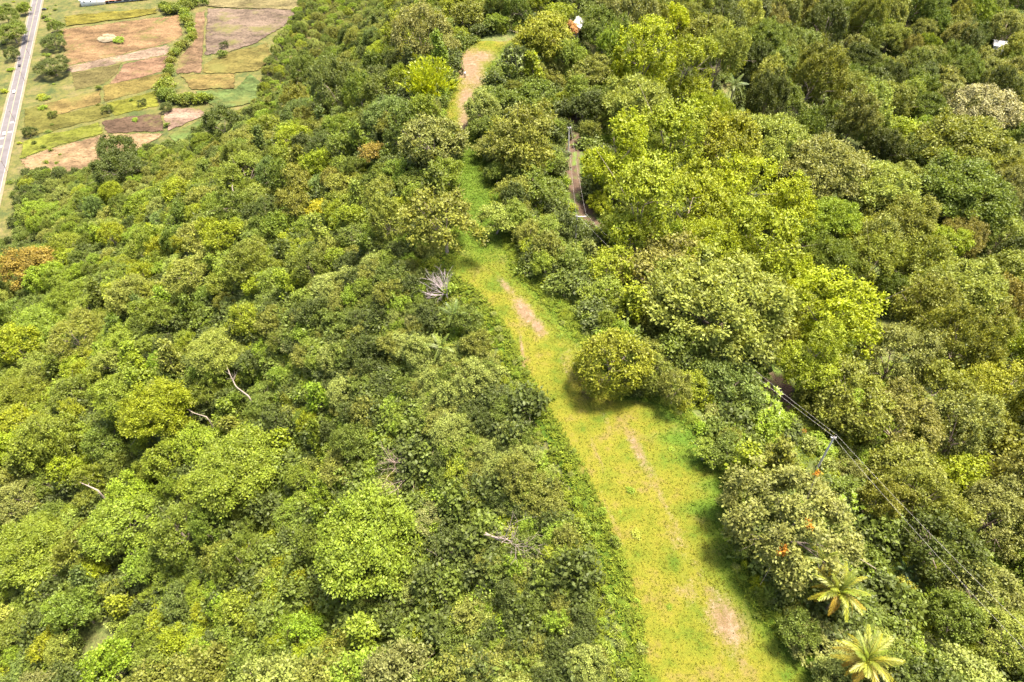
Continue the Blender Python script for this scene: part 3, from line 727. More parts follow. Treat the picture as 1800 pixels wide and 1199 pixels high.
for f in FT:
    u, v, d, key, colr, lab = f[:6]
    feature(u, v, d, key, colr, lab, *f[6:8], mark=f[8])

# ------------------------------------------------------------------ the rest of the forest
def inpoly(u, v, poly):
    c = False; n = len(poly); j = n - 1
    for i in range(n):
        (xi, yi), (xj, yj) = poly[i], poly[j]
        if (yi > v) != (yj > v) and u < (xj - xi) * (v - yi) / (yj - yi) + xi: c = not c
        j = i
    return c
FIELD_EDGE = [(-300, -200), (535, -200), (520, 5), (500, 45), (478, 75), (462, 110), (452, 150), (438, 186), (388, 204), (322, 248), (250, 262), (150, 300), (100, 300), (48, 300), (30, 330), (16, 420), (-300, 700)]
CLEAR = [
    [(1135, 1300), (1132, 1199), (1120, 1080), (1090, 980), (1048, 880), (1020, 800), (975, 720), (932, 640), (912, 590), (880, 540), (840, 505), (800, 480), (830, 445), (838, 405), (905, 415), (895, 445), (925, 490), (985, 560), (1015, 660), (1040, 705), (1110, 700), (1180, 720), (1235, 775), (1275, 830), (1268, 900), (1290, 1000), (1350, 1090), (1450, 1199), (1500, 1300)],
    [(812, 330), (806, 270), (790, 235), (787, 200), (800, 165), (808, 100), (880, 88), (888, 98), (852, 115), (858, 140), (840, 190), (832, 225), (846, 300), (858, 335)],
    [(992, 235), (1022, 245), (1030, 330), (1040, 370), (1088, 440), (1070, 446), (1000, 380), (985, 350)],
    [(1345, 628), (1385, 640), (1392, 690), (1350, 680)],
    [(1378, 770), (1428, 775), (1455, 830), (1400, 805)], [(1405, 832), (1455, 755), (1482, 760), (1440, 842)],
    [(1535, 990), (1560, 1005), (1640, 1090), (1720, 1199), (1650, 1199), (1600, 1090)],
    [(905, 430), (925, 465), (1000, 535), (1040, 590), (1015, 640), (960, 560), (900, 480)],
    FIELD_EDGE]
CBB = [(min(p[0] for p in c), max(p[0] for p in c), min(p[1] for p in c), max(p[1] for p in c)) for c in CLEAR]
def blocked(x, y, z, R, hc):
    for a in range(9):
        q = R * .85 if a else 0
        p = (x + q * math.cos(a * .785), y + q * math.sin(a * .785), z + hc + (.5 * R if a == 0 else 0))
        u, v, d = project(p)
        for c, bb in zip(CLEAR, CBB):
            if bb[0] <= u <= bb[1] and bb[2] <= v <= bb[3] and inpoly(u, v, c): return True
    return False
LIME = [(1040, 60), (1190, 40), (1330, 190), (1540, 430), (1570, 640), (1380, 660), (1250, 480), (1100, 440), (1030, 330), (1020, 220)]
def palette(u, v, bank=False):
    if bank: return [('bright green', 4), ('fresh green', 3), ('yellow-green', 5), ('pale green', 3), ('olive', 1), ('lime-yellow', 1)]
    if inpoly(u, v, LIME): return [('yellow-green', 5), ('lime-yellow', 4), ('fresh green', 2), ('golden green', 1), ('olive', 1)]
    if u > 1150 and v < 450: return [('olive', 3), ('grey-olive', 3), ('mid-green', 5), ('pale green', 2), ('brownish olive', .7), ('dark green', 4), ('fresh green', 1.5), ('yellow-green', .7)]
    if u > 1150: return [('olive', 4), ('grey-olive', 3), ('mid-green', 4), ('yellow-green', .8), ('brownish olive', .6), ('dark green', 2)]
    if v < 330 and u < 720: return [('mid-green', 5), ('dark green', 3), ('olive', 3), ('fresh green', 2), ('yellow-green', 1), ('blue-green', 1)]
    if v < 330: return [('mid-green', 3), ('olive', 3), ('yellow-green', 2), ('fresh green', 2), ('grey-olive', 1)]
    if u > 640: return [('fresh green', 4), ('mid-green', 3), ('yellow-green', 3), ('olive', 3), ('pale green', 2), ('grey-olive', 1)]
    if v < 620: return [('mid-green', 4), ('fresh green', 5), ('olive', 1.2), ('pale green', 2), ('yellow-green', 3), ('blue-green', .6), ('bright green', 1), ('dark green', .6)]
    return [('fresh green', 6), ('yellow-green', 4), ('mid-green', 3), ('pale green', 2), ('olive', 1), ('bright green', 2), ('blue-green', .6)]
def wpick(opts):
    t = random.random() * sum(w for _, w in opts)
    for k, w in opts:
        t -= w
        if t <= 0: return k
    return opts[0][0]
GEN = []
def zoneR(x, y, u_, v_):
    xl, xr, xd = np.interp(y, LY, LX), np.interp(y, RY, RX), np.interp(y, DY, DX)
    if x < xl:
        dL = xl - x
        if y < 104:
            if dL < 5: return None
            if dL < 16: return (.6, 1.1)
            if dL < 32: return (.9, 1.9)
            if dL < 50: return (1.6, 3.0)
            return (5.2, 7.5) if random.random() < .13 else (2.4, 4.6)
        if dL < 2.5: return None
        return (5.2, 7.6) if random.random() < .13 else (2.8, 4.8) if y < 190 else (3.4, 5.6)
    if x <= xr: return (3.2, 5.2) if y > 196 else None
    dR = x - xr
    if y > 192: return (4.6, 8.2)
    if abs(x - xd) < 2.8 and y < 160: return None
    if x < xd: return (.7, 1.5) if dR < 2.2 else (1.5, 3.6)
    return (4.4, 7.8) if x > xd + 6 else (2.0, 3.5)
def fill(n, mult, kk, xr0, xr1, y0, y1, marg=150):
    xs = RNG.uniform(xr0, xr1, n); ys = RNG.uniform(y0, y1, n); zs = h(xs, ys)
    for x, y, z in zip(xs, ys, zs):
        dep = y * C45 - (z - CAM_Z) * S45
        if dep < 20: continue
        u, v, dep = project((x, y, z + 4))
        if not (-marg < u < W0 + marg and -marg * .7 < v < H0 + marg * 1.2): continue
        zr = zoneR(x, y, u, v)
        if zr is None: continue
        R = random.uniform(*zr) * mult
        if R < .6: continue
        if R < 2.0: key = 'shrub'
        elif R < 3.1: key = random.choice(['slender', 'lumpy', 'lumpy', 'round', 'feathery'])
        elif R < 5.8: key = random.choice(['lumpy', 'lumpy', 'lumpy', 'round', 'fine', 'feathery', 'feathery'] if u < 1050 else ['lumpy', 'fine', 'fine', 'round', 'feathery', 'lumpy_big'])
        else: key = random.choice(['lumpy_big', 'feathery_big', 'fine_big', 'round_big'])
        pr = random.choice(PROTO[key]); s = R / pr['R']; zsc = random.uniform(.75, 1.35)
        right = x > np.interp(y, DY, DX) + 3
        if right: zsc *= 1.3
        kq = kk * (1.12 if right else 1.0)
        hc = pr['hc'] * s * zsc
        ok = True
        for (px, py, pR, *_r) in near(x, y, R + 9):
            if (px - x) ** 2 + (py - y) ** 2 < (kq * (R + pR)) ** 2: ok = False; break
        if not ok: continue
        cu, cv, cd = project((x, y, z + hc)); rp = FPX * R / cd
        for (px, py, pR, fu, fv, fr) in FEATS:
            lim = fr * .72 + rp * .35
            if abs(fu - cu) < lim and abs(fv - cv) < lim and (fu - cu) ** 2 + (fv - cv) ** 2 < lim * lim: ok = False; break
        if not ok or blocked(x, y, z, R, hc): continue
        reg(x, y, R, cu, cv, rp)
        GEN.append((key, pr, x, y, s, zsc, cu, cv, rp))
FEATS = list(PLACED)
for (u, v, r) in [(767, 497, 62), (762, 530, 40), (1474, 1042, 80), (1522, 1160, 80), (1290, 155, 40), (775, 612, 50), (797, 555, 45), (712, 812, 66), (880, 950, 66), (1556, 952, 45), (1592, 1003, 45), (1582, 1036, 40), (1624, 1092, 50), (412, 668, 26), (335, 715, 26), (150, 852, 22), (1016, 398, 40), (1003, 245, 30)]:
    FEATS.append((0, 0, 0, u, v, r))
fill(9000, 1.0, .60, -340, 20, 5, 420); fill(6000, 1.0, .60, 20, 330, 5, 470); fill(4000, 1.0, .66, -250, 60, 420, 800)
fill(22000, .72, .60, -340, 20, 5, 420); fill(9000, .72, .60, 20, 330, 5, 470); fill(5000, .8, .66, -250, 60, 420, 800)
fill(6000, 1.0, .62, -45, 60, 8, 130); fill(9000, .8, .6, -45, 60, 8, 130)

SHAPE = {'round_crowned_tree': 'round-crowned', 'broadleaf_tree': 'lumpy-crowned', 'spreading_tree': 'flat-layered', 'slender_tree': 'slender', 'shrub': 'low', 'fine_leaved_tree': 'fine-leaved'}
MARKS += [('the dead white-branched tree', 767, 495), ('the upper dry branch tangle', 712, 812), ('the lower dry branch tangle', 878, 950), ('the leaning pale trunk', 412, 672), ('the curved pale trunk', 335, 718), ('the broken grey log', 150, 852),
          ('the near power pole', 1452, 793), ('the middle power pole', 1016, 398), ('the far power pole', 1001, 245), ('the upper coconut palm', 1475, 1045), ('the lower coconut palm', 1520, 1160), ('the forest palm', 1290, 152),
          ('the white-roofed house on the far slope', 1766, 78), ('the white roof on the crest', 1012, 43), ('the walkers on the trail', 816, 130), ('the bare patch of the middle trail', 922, 548), ('the bare patch of the lower trail', 1275, 1095),
          ('the lower left corner', 0, 1199), ('the lower right corner', 1800, 1199), ('the upper right corner', 1800, 0), ('the dark mauve field', 440, 50), ('the asphalt road at the frame edge', 4, 330), ('the middle of the left frame edge', 0, 720), ('the middle of the bottom frame edge', 900, 1199), ('the upper frame edge above the trail', 760, 0), ('the palms on the bank', 785, 585), ('the frame top above the limes', 1350, 0), ('the right frame edge', 1800, 450)]
ONES = ['', 'first', 'second', 'third', 'fourth', 'fifth', 'sixth', 'seventh', 'eighth', 'ninth', 'tenth', 'eleventh', 'twelfth', 'thirteenth', 'fourteenth', 'fifteenth', 'sixteenth', 'seventeenth', 'eighteenth', 'nineteenth']
def nth(n):
    if n < 20: return ONES[n]
    t = ['twent', 'thirt', 'fort', 'fift', 'sixt', 'sevent', 'eight', 'ninet'][n // 10 - 2]
    return t + 'ieth' if n % 10 == 0 else t + 'y-' + ONES[n % 10]
ORD = [''] + [nth(i) + ' ' for i in range(2, 99)]
items = []
for (key, pr, x, y, s, zsc, u, v, rp) in GEN:
    c = wpick(palette(u, v, key == 'shrub')); items.append([key, pr, x, y, s, zsc, u, v, rp, c])
inside = [it for it in items if -it[8] * .3 < it[6] < W0 + it[8] * .3 and -it[8] * .3 < it[7] < H0 + it[8] * .3]
outside = [it for it in items if it not in inside]
byk = {}
for it in inside: byk.setdefault(KIND[it[0]], []).append(it)
keep, rest = [], list(outside)
used = {}
for o in COL.objects:
    if o.type == 'EMPTY' and o.get('category'): used[o.name.split('.')[0]] = used.get(o.name.split('.')[0], 0) + 1
for k, L in byk.items():
    L.sort(key=lambda i: -i[8]); m = 300 - used.get(k, 0)
    keep += L[:m]; rest += L[m:]
print('TREES', {k: len(v) for k, v in byk.items()}, 'kept', len(keep), 'rest', len(rest))
lab = {}
for it in keep:
    u, v = it[6], it[7]
    mk = min(MARKS, key=lambda m: (m[1] - u) ** 2 + (m[2] - v) ** 2)
    lab.setdefault((KIND[it[0]], it[9], mk[0]), []).append((math.hypot(mk[1] - u, mk[2] - v), it))
for (k, c, mk), L in lab.items():
    L.sort(key=lambda a: a[0])
    for i, (d, it) in enumerate(L):
        key, pr, x, y, s, zsc, u, v, rp, c = it
        o = plant(k, pr, x, y, s, jit(PAL[c], .12), zs=zsc, wild=.2)
        noun = 'shrub' if k == 'shrub' else 'tree'
        o['label'] = f"{c} {SHAPE[k]} {noun}, the {ORD[min(i, 97)]}nearest such to {mk}"
        o['category'] = noun; o['group'] = 'shrubs on the ridge' if noun == 'shrub' else 'trees of the ridge forest'

# trees past the 300 of each kind: one mass
def protos(name, lst):
    """hidden library of plants, used by the masses only"""
    c = bpy.data.collections.new(name); fm = {}
    for i, (pr, colr) in enumerate(lst):
        a, b = pr['crown'], pr['trunk']
        na, nb = len(a.vertices), len(b.vertices)
        V = np.empty((na + nb) * 3, np.float32); a.vertices.foreach_get('co', V[:na * 3]); b.vertices.foreach_get('co', V[na * 3:])
        fa = np.empty(len(a.loops), np.int32); a.loops.foreach_get('vertex_index', fa); fb = np.empty(len(b.loops), np.int32); b.loops.foreach_get('vertex_index', fb)
        F = np.concatenate([fa.reshape(-1, 4), fb.reshape(-1, 4) + na])
        t = np.empty(na, np.float32); a.attributes['tint'].data.foreach_get('value', t)
        if colr not in fm: fm[colr] = foliage('leaf_mass', fixed=colr)
        me = mesh('mass_plant', V.reshape(-1, 3), F, mats=[fm[colr], M_BARK], fmat=np.r_[np.zeros(len(fa) // 4), np.ones(len(fb) // 4)], tint=np.r_[t, np.ones(nb)])
        o = bpy.data.objects.new(f'{name}_{i:03d}', me); o.color = (*colr, 1); c.objects.link(o)
    return c
def mass(name, label, col, P, idx, rot, scl, cat):
    me = bpy.data.meshes.new(name); me.vertices.add(len(P)); me.vertices.foreach_set('co', np.asarray(P, np.float32).ravel())
    a = me.attributes.new('pick', 'INT', 'POINT'); a.data.foreach_set('value', np.asarray(idx, np.int32))
    a = me.attributes.new('turn', 'FLOAT_VECTOR', 'POINT'); a.data.foreach_set('vector', np.asarray(rot, np.float32).ravel())
    a = me.attributes.new('size', 'FLOAT_VECTOR', 'POINT'); a.data.foreach_set('vector', np.asarray(scl, np.float32).ravel())
    o = link(name, me); tag(o, label, cat, kind='stuff')
    g = bpy.data.node_groups.new(name, 'GeometryNodeTree')
    g.interface.new_socket('Geometry', in_out='INPUT', socket_type='NodeSocketGeometry'); g.interface.new_socket('Geometry', in_out='OUTPUT', socket_type='NodeSocketGeometry')
    n = g.nodes; gi, go = n.new('NodeGroupInput'), n.new('NodeGroupOutput')
    ci = n.new('GeometryNodeCollectionInfo'); ci.inputs['Collection'].default_value = col; ci.inputs['Separate Children'].default_value = True; ci.inputs['Reset Children'].default_value = True
    ip = n.new('GeometryNodeInstanceOnPoints'); ip.inputs['Pick Instance'].default_value = True
    def na(nm, ty):
        q = n.new('GeometryNodeInputNamedAttribute'); q.data_type = ty; q.inputs[0].default_value = nm; return q.outputs[0]
    l = g.links.new
    l(gi.outputs[0], ip.inputs['Points']); l(ci.outputs[0], ip.inputs['Instance'])
    l(na('pick', 'INT'), ip.inputs['Instance Index']); l(na('size', 'FLOAT_VECTOR'), ip.inputs['Scale'])
    er = n.new('FunctionNodeEulerToRotation'); l(na('turn', 'FLOAT_VECTOR'), er.inputs[0]); l(er.outputs[0], ip.inputs['Rotation'])
    l(ip.outputs[0], go.inputs[0])
    md = o.modifiers.new('scatter', 'NODES'); md.node_group = g
    return o
if rest:
    combos = []; cmap = {}
    for it in rest:
        k = (id(it[1]), it[9])
        if k not in cmap and len(combos) < 26: cmap[k] = len(combos); combos.append((it[1], PAL[it[9]]))
    lib = protos('forest_library', combos)
    good = rest
    for it in good: cmap.setdefault((id(it[1]), it[9]), random.randrange(len(combos)))
    mass('forest', 'green forest canopy filling the gaps between the larger trees', lib, [(i[2], i[3], gz(i[2], i[3]) - .15) for i in good], [cmap[(id(i[1]), i[9])] for i in good],
         [(0, 0, random.random() * 6.28) for i in good], [(i[4], i[4], i[4] * i[5]) for i in good], 'forest')

# undergrowth under and between the trees
def scatter(n, x0, x1, y0, y1, test, smin, smax):
    xs = RNG.uniform(x0, x1, n); ys = RNG.uniform(y0, y1, n); zs = h(xs, ys)
    xl = np.interp(ys, LY, LX); xr = np.interp(ys, RY, RX); xd = np.interp(ys, DY, DX)
    dep = ys * C45 - (zs - CAM_Z) * S45
    u = W0 / 2 + FPX * xs / dep; v = H0 / 2 - FPX * (ys * S45 + (zs - CAM_Z) * C45) / dep
    ok = (dep > 20) & (u > -60) & (u < W0 + 60) & (v > -40) & (v < H0 + 80) & test(xs, ys, xl, xr, xd)
    for i in np.nonzero(ok)[0]:
        if u[i] < 560 and v[i] < 430 and inpoly(u[i], v[i], FIELD_EDGE): ok[i] = False
    return np.stack([xs, ys, zs - .1], 1)[ok], RNG.uniform(smin, smax, int(ok.sum()))
off_path = lambda x, y, l, r, d: ((x < l - np.where(y < 104, 4.6 + 1.6 * np.sin(y * .9 + x * .5), .8)) | (x > r + np.where(y < 104, 2.0, .8)) | (y > 196)) & (np.abs(x - d) > np.where(y < 68, 1.5, 2.6))
under = lambda x, y, l, r, d: off_path(x, y, l, r, d) & ((x < d + 3) | (np.sin(x * 12.9 + y * 78.2) > .5))
A = scatter(17000, -60, 75, 8, 200, off_path, .25, 1.15)
A2 = scatter(6000, -20, 40, 12, 104, lambda x, y, l, r, d: (x > l - 5.5) & (x < l + .2) & (np.sin(x * 37.7 + y * 91.3) > .1), .14, .5)
A3 = scatter(5000, -10, 50, 14, 104, lambda x, y, l, r, d: (x > r - 1.0) & (x < r + 2.6) & (np.sin(x * 37.7 + y * 91.3) > .3), .12, .42)
A = tuple(np.concatenate([a, b, c]) for a, b, c in zip(A, A2, A3))
B = scatter(27000, -330, 300, 8, 460, under, 1.0, 2.2)
P = np.concatenate([A[0], B[0]]); S = np.concatenate([A[1], B[1]])
lib2 = protos('undergrowth_library', [(PROTO['shrub'][i % 4], PAL[c]) for i, c in enumerate(['fresh green', 'pale green', 'bright green', 'yellow-green', 'dark green', 'mid-green', 'dark green', 'mid-green'])])  # darker greens of the second half paint the shaded gaps deeper
mass('undergrowth', 'low mixed green undergrowth covering the slopes between the trees', lib2, P, np.r_[RNG.integers(0, 4, len(A[0])), RNG.integers(4, 8, len(B[0]))], np.stack([RNG.normal(0, .15, len(P)), RNG.normal(0, .15, len(P)), RNG.uniform(0, 6.28, len(P))], 1),
     np.stack([S, S, S * RNG.uniform(.6, 1.2, len(P))], 1), 'undergrowth')
print('UNDERGROWTH', len(P))


# ------------------------------------------------------------------ valley plants and hedges
def small(u, v, dpx, colour, label, key='shrub', zs=.9, group=None, cat=None):
    prs = PROTO[key]; pr = random.choice(prs)
    p, D = hit(u, v + dpx * .3, 0)
    s = dpx / FPX * D / 2 / pr['R']
    o = plant({'shrub': 'shrub'}.get(key, KIND[key]), pr, p[0], p[1], s, jit(PAL[colour], .12), zs=zs)
    return tag(o, label, cat or ('shrub' if key == 'shrub' else 'tree'), group)
VAL = [(130, 83 - 2, 12, 'mid-green', 'lone round tree'), (397, 80, 15, 'dark green', 'dark round tree in the mauve field corner'), (392, 96, 17, 'mid-green', 'lighter tree just below the dark one at the mauve field'),
       (252, 181, 15, 'dark green', 'dark small tree in the yellow-green strip'), (192, 193, 17, 'mid-green', 'round green bush tree at the edge of the yellow-green strip'), (232, 175, 9, 'mid-green', 'tiny round bush in the yellow-green strip'), (55, 233, 22, 'dark green', 'dark wide bush at the road end of the olive strip'),
       (95, 202, 15, 'mid-green', 'wide dark bush below the golden strip'), (175, 154, 13, 'mid-green', 'dark bush above the golden strip'), (78, 257, 11, 'mid-green', 'bush on the lime strip beside the tan field'), (62, 250, 11, 'dark green', 'low bush on the lime strip near the road'), (90, 263, 10, 'fresh green', 'bush at the tan edge of the lime strip'),
       (238, 210, 12, 'bright green', 'bright green bush on the ploughed patch'), (293, 190, 22, 'dark green', 'dark tree at the foot of the hedge'), (294, 219, 13, 'mid-green', 'bush at the edge of the pink field'), (342, 226, 14, 'dark green', 'dark small round tree beside the green strip'), (106, 271, 7, 'mid-green', 'tiny bush in the tan field'),
       (82, 284, 12, 'fresh green', 'light bush at the forest end of the tan field'), (210, 67, 20, 'bright green', 'low flat green patch of bushes beside the pale bare spot'), (100, 285, 9, 'fresh green', 'second light bush at the forest end of the tan field'), (92, 218, 8, 'mid-green', 'tiny bush in the olive strip'), (172, 184, 8, 'mid-green', 'tiny bush in the grass under the golden strip')]
for (u, v, d, c, l) in VAL[1:]:
    big = d > 14
    small(u, v, d, c, l, 'round' if big else 'shrub', .8 if v != 67 else .35)
HEDGE = [((328, 20), (342, 60), 17), ((342, 60), (308, 92), 15), ((308, 92), (300, 125), 14), ((300, 125), (292, 150), 18), ((292, 150), (300, 172), 26), ((300, 172), (372, 172), 18), ((285, 165), (300, 160), 18), ((290, 20), (345, 8), 16), ((285, 12), (360, 2), 16), ((300, 168), (330, 180), 20), ((280, 168), (310, 176), 14)]
hn = 0
for (a, b_, d) in HEDGE:
    n = max(2, int(math.hypot(b_[0] - a[0], b_[1] - a[1]) / (d * .36)))
    for k in range(n):
        t = (k + random.random() * .6) / n
        u, v = a[0] + (b_[0] - a[0]) * t + random.uniform(-3, 3), a[1] + (b_[1] - a[1]) * t + random.uniform(-2, 2)
        hn += 1
        small(u, v, d * random.uniform(1.0, 1.6), random.choice(['mid-green', 'fresh green', 'mid-green', 'olive']), f'leafy green bush, {nth(hn)} along the winding hedge between the fields', 'shrub', .9, 'hedge bushes between the fields', 'hedge bush').name = 'hedge_bush'
vb = 0
for k in range(90):                                     # weedy bushes along both road verges
    t = random.uniform(-150, 520); side = random.choice([-1, 1]); off = random.uniform(7.5, 30 if side > 0 else 45)
    q = ra[1] + rd * t + rn * off * side
    u, v, d = project((q[0], q[1], gz(q[0], q[1])))
    if not (-5 < u < 130 and -5 < v < 340) or any(inpoly(u, v, f[0]) for f in FIELDS): continue
    pr = random.choice(PROTO['shrub']); c = random.choice(['yellow-green', 'bright green', 'fresh green', 'mid-green'])
    o = plant('verge_bush', pr, q[0], q[1], random.uniform(.9, 2.6), jit(PAL[c]), zs=.5)
    vb += 1; tag(o, f"weedy {c} bush on the {'field' if side > 0 else 'outer'} verge, {nth(vb)} of the asphalt road bushes", 'bush', 'weedy bushes along the asphalt road')

# ------------------------------------------------------------------ blossom on the olive tree, orange-flowered sprays
def on_crown(root, u, v):
    d = ray(u, v); d = d / np.linalg.norm(d)
    me = root.children[0]; c = np.array(root.location) + np.array([0, 0, 6.6 * root.scale[2]]); R = 6.6 * root.scale[0]
    o = np.array([0, 0, CAM_Z]); b = np.dot(o - c, d); cc = np.dot(o - c, o - c) - R * R
    t = -b - math.sqrt(max(b * b - cc, 0)); return o + d * t
olive = [o for o in COL.objects if o.get('label', '').startswith('large grey-olive tree with orange')][0]
rng = np.random.default_rng(5)
for (u, v, r) in [(1377, 967, .62), (1424, 924, .42), (1436, 832, .36)]:
    V, T = lobe_leaves(rng, np.zeros((1, 3)) + rng.normal(0, r * .4, (5, 3)), np.full(5, r * .55), 1.0, .26)
    me = mesh('blossom', V, np.arange(len(V)).reshape(-1, 4), M_LEAF, tint=T)
    o = link('blossom', me, olive, col=(.34, .15, .012)); w = on_crown(olive, u, v)
    loc = Matrix.LocRotScale(olive.location, olive.rotation_euler, olive.scale).inverted() @ Vector(w)
    o.location = loc

# ------------------------------------------------------------------ palms
def frond_mesh(seed, L=3.4, arch=.9, pairs=34):
    rng = np.random.default_rng(seed)
    t = np.linspace(0, 1, 12); path = np.stack([L * t * (1 - .12 * t), .05 * np.sin(3 * t), arch * (t * 1.1 - 1.75 * t ** 2)], 1)
    rv, rf = tube(path, .05 * (1.1 - t), 4)
    tt = np.repeat(np.linspace(.12, .99, pairs), 2); side = np.tile([-1., 1.], pairs)
    P = np.stack([np.interp(tt, t, path[:, i]) for i in range(3)], 1); tg = unit(np.stack([np.gradient(np.interp(tt, t, path[:, i])) + 1e-4 for i in range(3)], 1))
    tg = unit(np.stack([np.ones_like(tt), 0 * tt, arch / L * (1.1 - 3.5 * tt)], 1))
    S = np.stack([0 * tt, side, 0 * tt], 1)
    d = unit(S * .7 + tg * .9 + np.array([0, 0, -.62]) + rng.normal(0, .10, (len(tt), 3)))
    ln = .70 * np.sin(np.pi * np.clip(tt * .86 + .12, 0, 1)) ** .6 + .08
    nn = unit(np.array([0, 0, 1.]) + tg * .2 + S * -.2)
    lv = leaves(P, d, nn, ln, np.full(len(tt), .055), .1)
    V = np.concatenate([rv, lv]); F = np.concatenate([rf, np.arange(len(lv)).reshape(-1, 4) + len(rv)])
    T = np.r_[np.full(len(rv), 1.0), np.repeat(np.clip(rng.normal(1, .1, len(tt)), .6, 1.4), 4)]
    return mesh('frond', V, F, M_FROND, tint=T)
FR = [frond_mesh(200 + i, 3.4, a) for i, a in enumerate([.8, 1.3, 1.8, 2.3])]
def palm(u, v, dpx, ht, label, n=22, cols=None, lean=(0, 0), name='coconut_palm', cat='palm'):
    p, D = hit(u, v, ht); s = dpx / FPX * D / 2 / 3.2
    z0 = gz(p[0], p[1]); root = empty(name, (p[0], p[1], z0 - .2))
    tp = np.array([lean[0], lean[1], ht + .2])
    t = np.linspace(0, 1, 9); path = np.stack([lean[0] * t ** 2, lean[1] * t ** 2, tp[2] * t], 1)
    link('trunk', mesh('trunk', *tube(path, .16 * (1.25 - .5 * t) * max(s, .7), 8), M_BARK, smooth=True), root)
    rng = np.random.default_rng(int(u))
    for i in range(n):
        q = i / n; el = R_(78 - 105 * q ** .9 + rng.normal(0, 4)); az = i * 2.39996 + rng.normal(0, .12)
        o = link('frond', FR[min(3, int(q * 4))], root, tuple(tp))
        o.rotation_euler = (rng.normal(0, .35), -el, az); k = s * (.75 + .3 * math.sin(math.pi * min(1, q + .25))) * rng.uniform(.92, 1.08); o.scale = (k, k, k)
        c = cols[min(len(cols) - 1, int(q * len(cols) + rng.normal(0, .25)))]
        o.color = (*jit(c, .1), 1)
    return tag(root, label, cat)
YP = [(.14, .17, .016), (.19, .20, .016), (.235, .21, .018), (.28, .20, .022), (.32, .17, .024)]
palm(1474, 1042, 108, 7.5, 'yellowish coconut palm standing higher up between grass and dirt road', 32, YP)
palm(1522, 1163, 118, 7.0, 'yellowish coconut palm with drooping orange-tipped fronds cut by the bottom edge', 34, YP)
palm(1449, 988, 80, 8.5, 'half-hidden coconut palm poking out of the orange-flecked olive tree', 12, YP[:3])
GP = [(.10, .14, .045), (.12, .155, .05), (.13, .15, .055)]
palm(1290, 152, 52, 11, 'grey-green palm rising out of the forest beyond the dirt road', 16, GP, name='forest_palm')
palm(775, 612, 62, 4.5, 'green palm on the bank left of the trail', 14, [(.13, .17, .03), (.16, .19, .03)], name='forest_palm')
palm(797, 555, 56, 4.2, 'dark green palm just up-slope of the other bank palm', 14, [(.09, .13, .03), (.12, .15, .03)], name='forest_palm')
palm(1556, 952, 56, 1.2, 'broad strap-leaved green plant beside the wires above the red shrub', 18, [(.06, .10, .03), (.09, .125, .035)], name='strap_leaved_plant', cat='plant')
palm(1592, 1003, 48, 1.0, 'dark strap-leaved plant below the broad one along the wires', 16, [(.05, .09, .025), (.08, .115, .03)], name='strap_leaved_plant', cat='plant')
palm(1606, 1022, 36, .9, 'small dark strap-leaved plant lowest of the row by the road', 14, [(.05, .09, .025)], name='strap_leaved_plant', cat='plant')
for (u, v, d, c, l) in [(1582, 1036, 46, (.16, .16, .014), 'yellow-green garden shrub with reddish tips beside the bare bank'), (1624, 1092, 46, (.15, .16, .014), 'yellow-green garden shrub lower down the bare bank'), (1540, 1000, 13, (.22, .012, .05), 'crimson-leaved shrub at the top of the bare bank'),
                     (1606, 1078, 11, (.22, .012, .05), 'crimson-leaved shrub between the two garden shrubs'), (1714, 1172, 22, (.24, .012, .05), 'crimson-leaved shrub in the grass near the lower right corner'), (1082, 424, 10, (.26, .02, .05), 'tiny crimson bush beside the dirt road bend'), (1553, 992, 8, (.22, .012, .05), 'tiny crimson shrub beside the strap-leaved plants'),
                     (1026, 351, 8, (.2, .03, .05), 'tiny reddish bush on the grassy side of the upper dirt road'), (1413, 757, 12, (.30, .14, .02), 'small orange bush above the near power pole'), (1118, 938, 26, (.20, .22, .02), 'low yellow-green herb clump in the middle of the grass trail'), (1120, 1055, 18, (.19, .28, .015), 'bright lime herb at the left rim of the trail'), (963, 660, 11, (.24, .26, .015), 'tiny yellow herb in the middle trail')]:
    pr = PROTO['shrub'][int(u) % 4]; p, D = hit(u, v, .3); s = d / FPX * D / 2 / pr['R']
    o = plant('herb' if 'herb' in l else 'garden_shrub', pr, p[0], p[1], s, c, zs=.45 if 'herb' in l else .9); tag(o, l, 'herb' if 'herb' in l else 'shrub')

for i, (u, v) in enumerate(sorted([(1230, 820), (1252, 792), (1200, 758), (1108, 862), (1105, 985), (1152, 962), (1177, 1066), (1120, 1100), (1114, 1150), (1342, 1062), (1366, 1060), (1090, 900), (1262, 882), (1215, 800), (1180, 790), (985, 590), (1000, 560), (955, 530), (975, 545), (925, 500)], key=lambda q: q[1])):
    pr = PROTO['shrub'][i % 4]; p, D = hit(u, v, .2); s = random.uniform(9, 20) / FPX * D / 2 / pr['R']
    tag(plant('herb', pr, p[0], p[1], s, jit((.15, .20, .016), .15), zs=.5), f'small light green weed clump in the trail grass, {nth(i + 1)} counted from the bend', 'herb', 'weed clumps in the trail grass')

